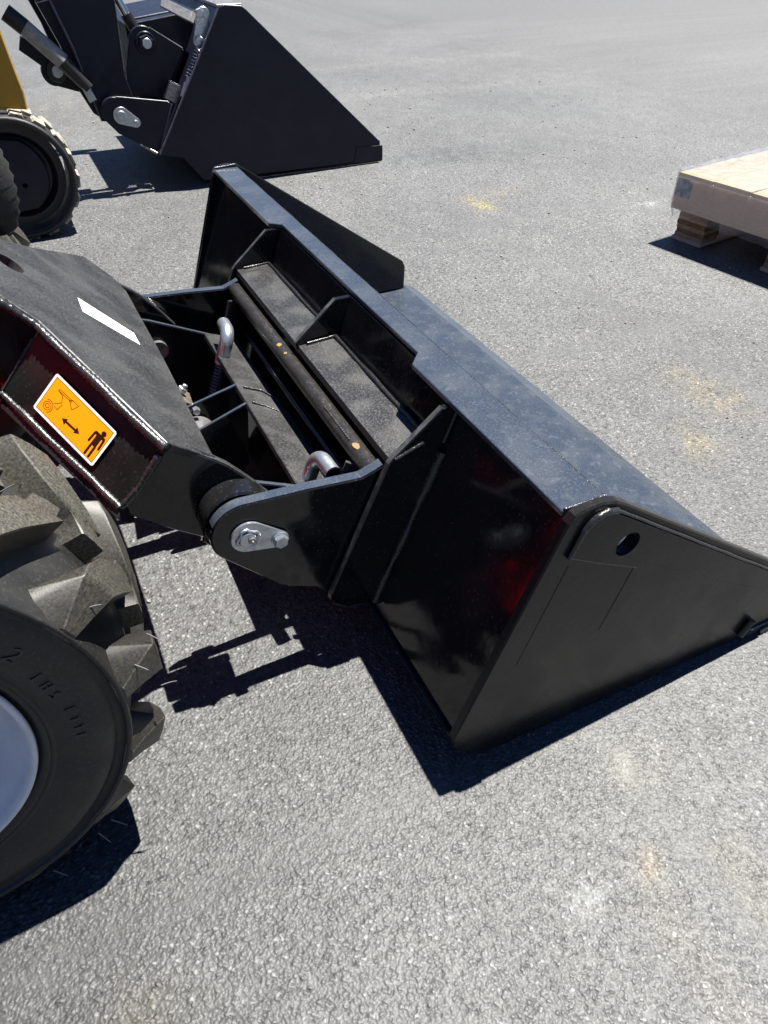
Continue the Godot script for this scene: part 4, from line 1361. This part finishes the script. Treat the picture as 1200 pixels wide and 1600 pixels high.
	# lift cylinder beside the boom leg: black ends, dusty barrel
	st = begin()
	tube(st, [Vector3(0.115, 0.735, -3.90), Vector3(0.172, 0.680, -3.89)], 0.034, 18)
	part("cylinder_gland", st, M.black, L)
	st = begin()
	tube(st, [Vector3(0.288, 0.553, -3.87), Vector3(0.37, 0.448, -3.86)], [0.034, 0.026], 18)
	part("cylinder_gland", st, M.black, L)
	st = begin()
	tube(st, [Vector3(0.170, 0.682, -3.89), Vector3(0.290, 0.552, -3.87)], 0.0335, 18)
	part("lift_cylinder", st, M.barrel, L)
	st = begin()
	var lug_plate := arc2(Vector2(0.25, 0.50), 0.055, 150.0, 270.0, 10)
	lug_plate.append_array(V2([0.38, 0.40, 0.36, 0.55, 0.15, 0.64, 0.13, 0.59]))
	plate(st, lug_plate, -3.98, -4.02, 0.003)
	var cb := part("cylinder_bracket", st, M.navy, L)
	st = begin()
	disc(st, Vector2(0.262, 0.505), 0.046, -3.98, -3.965, 0.004)
	part("bushing", st, M.black, cb)
	st = begin()
	disc(st, Vector2(0.262, 0.505), 0.024, -3.965, -3.955, 0.002)
	part("pin_end", st, M.zinc, cb)
	st = begin()
	box(st, Vector3(-0.017, -0.035, -0.01), Vector3(0.017, 0.035, 0.01), 0.003, Transform3D(Basis(Vector3(0, 0, 1), 0.32), Vector3(0.362, 0.43, -3.855)))
	part("stop_block", st, M.zinc, L)
	# coupler latch: handle, link, spring, lower wedge
	st = begin()
	sheet(st, [Vector3(0.745, 0.735, -3.86), Vector3(0.88, 0.665, -3.86), Vector3(0.905, 0.70, -3.88), Vector3(0.76, 0.765, -3.88)], 0.012)
	part("latch_handle", st, M.steel, L)
	st = begin()
	plate(st, teardrop(Vector2(0.925, 0.70), 0.028, Vector2(0.888, 0.60), 0.026), -3.84, -3.855, 0.002)
	disc(st, Vector2(0.888, 0.603), 0.018, -3.840, -3.826, 0.002)
	hexagon(st, Vector2(0.905, 0.705), 0.02, -3.840, -3.825)
	part("latch_link", st, M.zinc, L)
	st = begin()
	var coil := []
	for k in 120:
		var a := k * TAU / 12.0
		var p := Vector3(0.885, 0.575, -3.845).lerp(Vector3(0.815, 0.455, -3.845), k / 119.0)
		coil.append(p + Vector3(cos(a) * 0.013, -cos(a) * 0.008, sin(a) * 0.014))
	tube(st, coil, 0.0035, 6)
	part("coil_spring", st, M.zinc, L)
	st = begin()
	tube(st, [Vector3(0.818, 0.46, -3.845), Vector3(0.775, 0.385, -3.845)], 0.015, 12)
	part("latch_rod", st, M.zinc, L)
	st = begin()
	box(st, Vector3(-0.03, -0.04, -0.012), Vector3(0.03, 0.04, 0.012), 0.003, Transform3D(Basis(Vector3(0, 0, 1), -0.5), Vector3(0.735, 0.405, -3.86)))
	part("latch_guide", st, M.steel, L)
	st = begin()
	sheet(st, [Vector3(0.56, 0.19, -3.90), Vector3(0.615, 0.158, -3.86), Vector3(0.615, 0.150, -3.95), Vector3(0.56, 0.18, -3.98)], 0.012)
	part("wear_plate", st, M.steel, L)
	# rear part of the machine, left of the frame
	st = begin()
	plate(st, V2([-0.45, 0.35, -0.45, 0.95, -0.75, 1.35, -1.9, 1.35, -2.1, 0.9, -2.1, 0.35]), -4.62, -3.98, 0.02)
	part("body", st, M.navy, L)
	for z in [-3.70, -4.66]:
		st = begin()
		plate(st, stadium(-0.75, -1.9, 0.24, 0.24), z, z - 0.24, 0.01)
		part("track", st, M.rubber, L)

func stadium(x0: float, x1: float, y: float, r: float) -> PackedVector2Array:
	var p := arc2(Vector2(x0, y), r, -90.0, 90.0, 22)
	p.append_array(arc2(Vector2(x1, y), r, 90.0, 270.0, 22))
	return p

# ---------------------------------------------------------------- yellow tracked machine at the left edge
func build_tracked_machine() -> void:
	var L := thing("mini_track_loader", "yellow tracked mini loader cut off by the left edge, dusty rubber track", "loader", Vector3(-0.6, 0, -3.5))
	var cx := -0.035
	var r := 0.228
	var st := begin()
	var outer := stadium(cx, -1.1, 0.236, r)
	var inner := stadium(cx, -1.1, 0.236, r - 0.026)
	# rubber belt: ring between two stadium loops
	for k in outer.size():
		var j := (k + 1) % outer.size()
		var a := outer[k]
		var b := outer[j]
		var c := inner[j]
		var d := inner[k]
		st.set_smooth_group(-1)
		quad(st, Vector3(a.x, a.y, -3.36), Vector3(b.x, b.y, -3.36), Vector3(c.x, c.y, -3.36), Vector3(d.x, d.y, -3.36))
		quad(st, Vector3(b.x, b.y, -3.58), Vector3(a.x, a.y, -3.58), Vector3(d.x, d.y, -3.58), Vector3(c.x, c.y, -3.58))
		st.set_smooth_group(2)
		quad(st, Vector3(a.x, a.y, -3.58), Vector3(b.x, b.y, -3.58), Vector3(b.x, b.y, -3.36), Vector3(a.x, a.y, -3.36))
		quad(st, Vector3(c.x, c.y, -3.58), Vector3(d.x, d.y, -3.58), Vector3(d.x, d.y, -3.36), Vector3(c.x, c.y, -3.36))
	var belt := part("track_belt", st, M.rubber, L)
	st = begin()
	var rail := stadium(cx, -1.1, 0.236, r - 0.012)
	var rp := []
	for p in rail:
		rp.append(Vector3(p.x, p.y, -3.362))
	rp.append(rp[0])
	tube(st, rp, 0.012, 8)
	part("belt_edge", st, M.rubber, belt)
	# tread blocks, dusty on their outside, two staggered rows
	var total := TAU * 0.5 * r * 2.0 + 2.0 * 1.065
	var count := 44
	for row in 2:
		for k in count:
			var s := (k + 0.5 * row) * total / count
			var f := loop_at(s, cx, -1.1, 0.236, r)
			st = begin()
			var z1 := -3.368 - 0.108 * row
			plate(st, V2([-0.0265, 0.0005, -0.021, 0.012, 0.021, 0.012, 0.0265, 0.0005]), 0.0, 0.1, 0.002, Transform3D(Basis(f[1], f[2], Vector3(0, 0, 1)), Vector3(f[0].x, f[0].y, z1 - 0.1)))
			part("tread_block", st, M.rubber_dust, belt)
	# idler wheel and frame plate inside the belt
	st = begin()
	lathe(st, Transform3D(Basis(), Vector3(cx, 0.236, -3.44)), [Vector2(0.0, -0.05), Vector2(0.19, -0.05), Vector2(0.19, 0.02), Vector2(0.16, 0.02), Vector2(0.14, -0.01), Vector2(0.05, -0.01), Vector2(0.0, -0.01)], 40)
	part("idler_wheel", st, M.black, L)
	st = begin()
	var guard := arc2(Vector2(-0.06, 0.235), 0.15, -60.0, 62.0, 14)
	guard.append_array(V2([-0.20, 0.40, -1.0, 0.40, -1.0, 0.12, -0.05, 0.10]))
	plate(st, guard, -3.425, -3.405, 0.004, Transform3D(), [[Vector2(-0.01, 0.20), 0.010]])
	var gp := part("frame_plate", st, M.navy, L)
	st = begin()
	disc(st, Vector2(0.062, 0.262), 0.03, -3.44, -3.41, 0.004)
	part("pivot_knob", st, M.black, gp)
	# yellow side panel
	st = begin()
	plate(st, V2([0.082, 0.468, 0.086, 0.53, 0.078, 0.60, 0.066, 0.735, -0.10, 1.12, -0.25, 1.25, -1.3, 1.25, -1.3, 0.52, -0.05, 0.485]), -3.40, -3.43, 0.005)
	part("side_panel", st, M.yellow, L)
	st = begin()
	box(st, Vector3(-1.3, 0.5, -4.0), Vector3(-0.2, 1.2, -3.432), 0.01)
	part("body", st, M.black, L)

func loop_at(s: float, x0: float, x1: float, y: float, r: float) -> Array:
	var straight := x0 - x1
	var half := PI * r
	s = fposmod(s, 2.0 * straight + 2.0 * half)
	var a := 0.0
	var c := Vector2(x0, y)
	if s < half:
		a = -PI / 2 + s / r
	elif s < half + straight:
		var p := Vector2(x0 - (s - half), y + r)
		return [p, Vector3(1, 0, 0), Vector3(0, 1, 0)]
	elif s < 2.0 * half + straight:
		a = PI / 2 + (s - half - straight) / r
		c = Vector2(x1, y)
	else:
		var p := Vector2(x1 + (s - 2.0 * half - straight), y - r)
		return [p, Vector3(-1, 0, 0), Vector3(0, -1, 0)]
	var n := Vector2(cos(a), sin(a))
	return [c + n * r, Vector3(n.y, -n.x, 0), Vector3(n.x, n.y, 0)]

# ---------------------------------------------------------------- wrapped crate on plywood blocks
func build_crate() -> void:
	var o := thing("wrapped_pallet_crate", "film wrapped wooden crate on stacked plywood blocks at the right edge", "crate", Vector3(2.364, 0, -2.238))
	o.rotation.y = deg_to_rad(8.6)
	var place := func(st: SurfaceTool, called: String, m: Material, parent: Node3D = o, label := "") -> MeshInstance3D:
		st.generate_normals()
		var q := MeshInstance3D.new()
		q.mesh = st.commit()
		q.material_override = m
		q.name = called
		parent.add_child(q, true)
		if label != "":
			q.set_meta("label", label)
		return q
	var LX := 1.15
	var LZ := 0.98
	rng.seed = 31
	# side boards
	var st := begin()
	box(st, Vector3(0, 0.142, 0.0), Vector3(0.020, 0.250, LZ), 0.002)
	place.call(st, "side_board", M.woods[1])
	st = begin()
	box(st, Vector3(0.022, 0.142, 0.0), Vector3(LX - 0.022, 0.250, 0.020), 0.002)
	place.call(st, "side_board", M.woods[3])
	st = begin()
	box(st, Vector3(LX - 0.020, 0.142, 0.0), Vector3(LX, 0.250, LZ), 0.002)
	place.call(st, "side_board", M.woods[1])
	st = begin()
	box(st, Vector3(0.022, 0.142, LZ - 0.020), Vector3(LX - 0.022, 0.250, LZ), 0.002)
	place.call(st, "side_board", M.woods[3])
	# top planks
	for k in 6:
		st = begin()
		var z0 := k * LZ / 6.0 + 0.001
		box(st, Vector3(0, 0.2505, z0), Vector3(LX, 0.264 + rng.randf_range(-0.001, 0.001), z0 + LZ / 6.0 - 0.003), 0.0015)
		place.call(st, "top_plank", M.woods[(k % 2) * 2])
	st = begin()
	box(st, Vector3(0.0, 0.128, 0.0), Vector3(LX, 0.1415, LZ), 0.002)
	place.call(st, "bottom_panel", M.woods[1])
	# blocks of stacked plies and their runners
	for bx in [0.045, 0.53, 1.0]:
		for bz in [0.02, 0.44, 0.83]:
			for k in 7:
				st = begin()
				var j := rng.randf_range(-0.003, 0.003)
				var jz := rng.randf_range(-0.003, 0.003)
				box(st, Vector3(bx + j, 0.0155 + k * 0.016, bz + jz), Vector3(bx + 0.10 + j, 0.031 + k * 0.016, bz + 0.135 + jz), 0.001)
				place.call(st, "block_ply", M.ply_dark if k % 2 == 1 else M.ply_light)
	for bz in [0.015, 0.435, 0.825]:
		st = begin()
		box(st, Vector3(0.035, 0.001, bz), Vector3(LX - 0.03, 0.015, bz + 0.145), 0.002)
		place.call(st, "runner_board", M.woods[3])
	# grey printed tag on the corner
	st = begin()
	box(st, Vector3(-0.0035, 0.178, 0.006), Vector3(-0.001, 0.243, 0.075), 0.0006)
	var tag_m := mat(layered(64, Color(0.16, 0.17, 0.19), [[field(noise(FastNoiseLite.TYPE_SIMPLEX, 0.05, 91, 3), 64), 0.45, 0.65, Color(0.36, 0.38, 0.42), 0.8]]), 0.4, 0.0, 9.0)
	place.call(st, "grey_tag", tag_m)
	# stretch film: wrinkled sheets over the top and down the sides
	var wr := noise(FastNoiseLite.TYPE_SIMPLEX_SMOOTH, 5.0, 95, 4)
	st = begin()
	st.set_smooth_group(3)
	var n := 140
	var film_at := func(u: float, v: float) -> Vector3:
		# pulled into folds that run out from the near left corner
		var ang := atan2(v * LZ + 0.05, u * LX + 0.05)
		var fold := sin(ang * 38.0 + 3.0 * wr.get_noise_2d(u * 0.6, v * 0.6)) * 0.0016 * 0.9 + wr.get_noise_2d(u * 2.2, v * 2.2) * 0.010 + 0.004
		return Vector3(-0.004 + u * (LX + 0.008), 0.2685 + fold + 0.003, -0.004 + v * (LZ + 0.008))
	for i in n:
		for k in n:
			var u0 := float(i) / n
			var u1 := float(i + 1) / n
			var v0 := float(k) / n
			var v1 := float(k + 1) / n
			quad(st, film_at.call(u0, v1), film_at.call(u1, v1), film_at.call(u1, v0), film_at.call(u0, v0))
	# skirt
	var per := 200
	var edge := func(s: float) -> Vector3:
		var q := fposmod(s, 1.0) * 4.0
		var f := fmod(q, 1.0)
		if q < 1.0:
			return Vector3(-0.006, 0, f * LZ)
		if q < 2.0:
			return Vector3(f * LX, 0, LZ + 0.006)
		if q < 3.0:
			return Vector3(LX + 0.006, 0, (1.0 - f) * LZ)
		return Vector3((1.0 - f) * LX, 0, -0.006)
	var levels := [0.272, 0.262, 0.23, 0.19, 0.15, 0.118, 0.095]
	for i in per:
		for k in levels.size() - 1:
			var ps := []
			for q in [[i, k], [i, k + 1], [i + 1, k + 1], [i + 1, k]]:
				var p: Vector3 = edge.call(float(q[0]) / per)
				var y: float = levels[q[1]]
				var c := Vector3(LX * 0.5, 0, LZ * 0.5)
				var off := wr.get_noise_2d(float(q[0] % per) * 0.09, y * 2.0) * 0.004 + 0.001
				var pull := 0.02 * clampf((0.14 - y) / 0.045, 0.0, 1.0)
				p += (p - c).normalized() * (off - pull)
				p.y = y + (0.008 * wr.get_noise_1d(float(q[0] % per) * 0.12) if q[1] == levels.size() - 1 else 0.0)
				ps.append(p)
			quad(st, ps[0], ps[1], ps[2], ps[3])
	place.call(st, "stretch_film", M.film, o, "clear wrinkled stretch film wrapped round the crate")
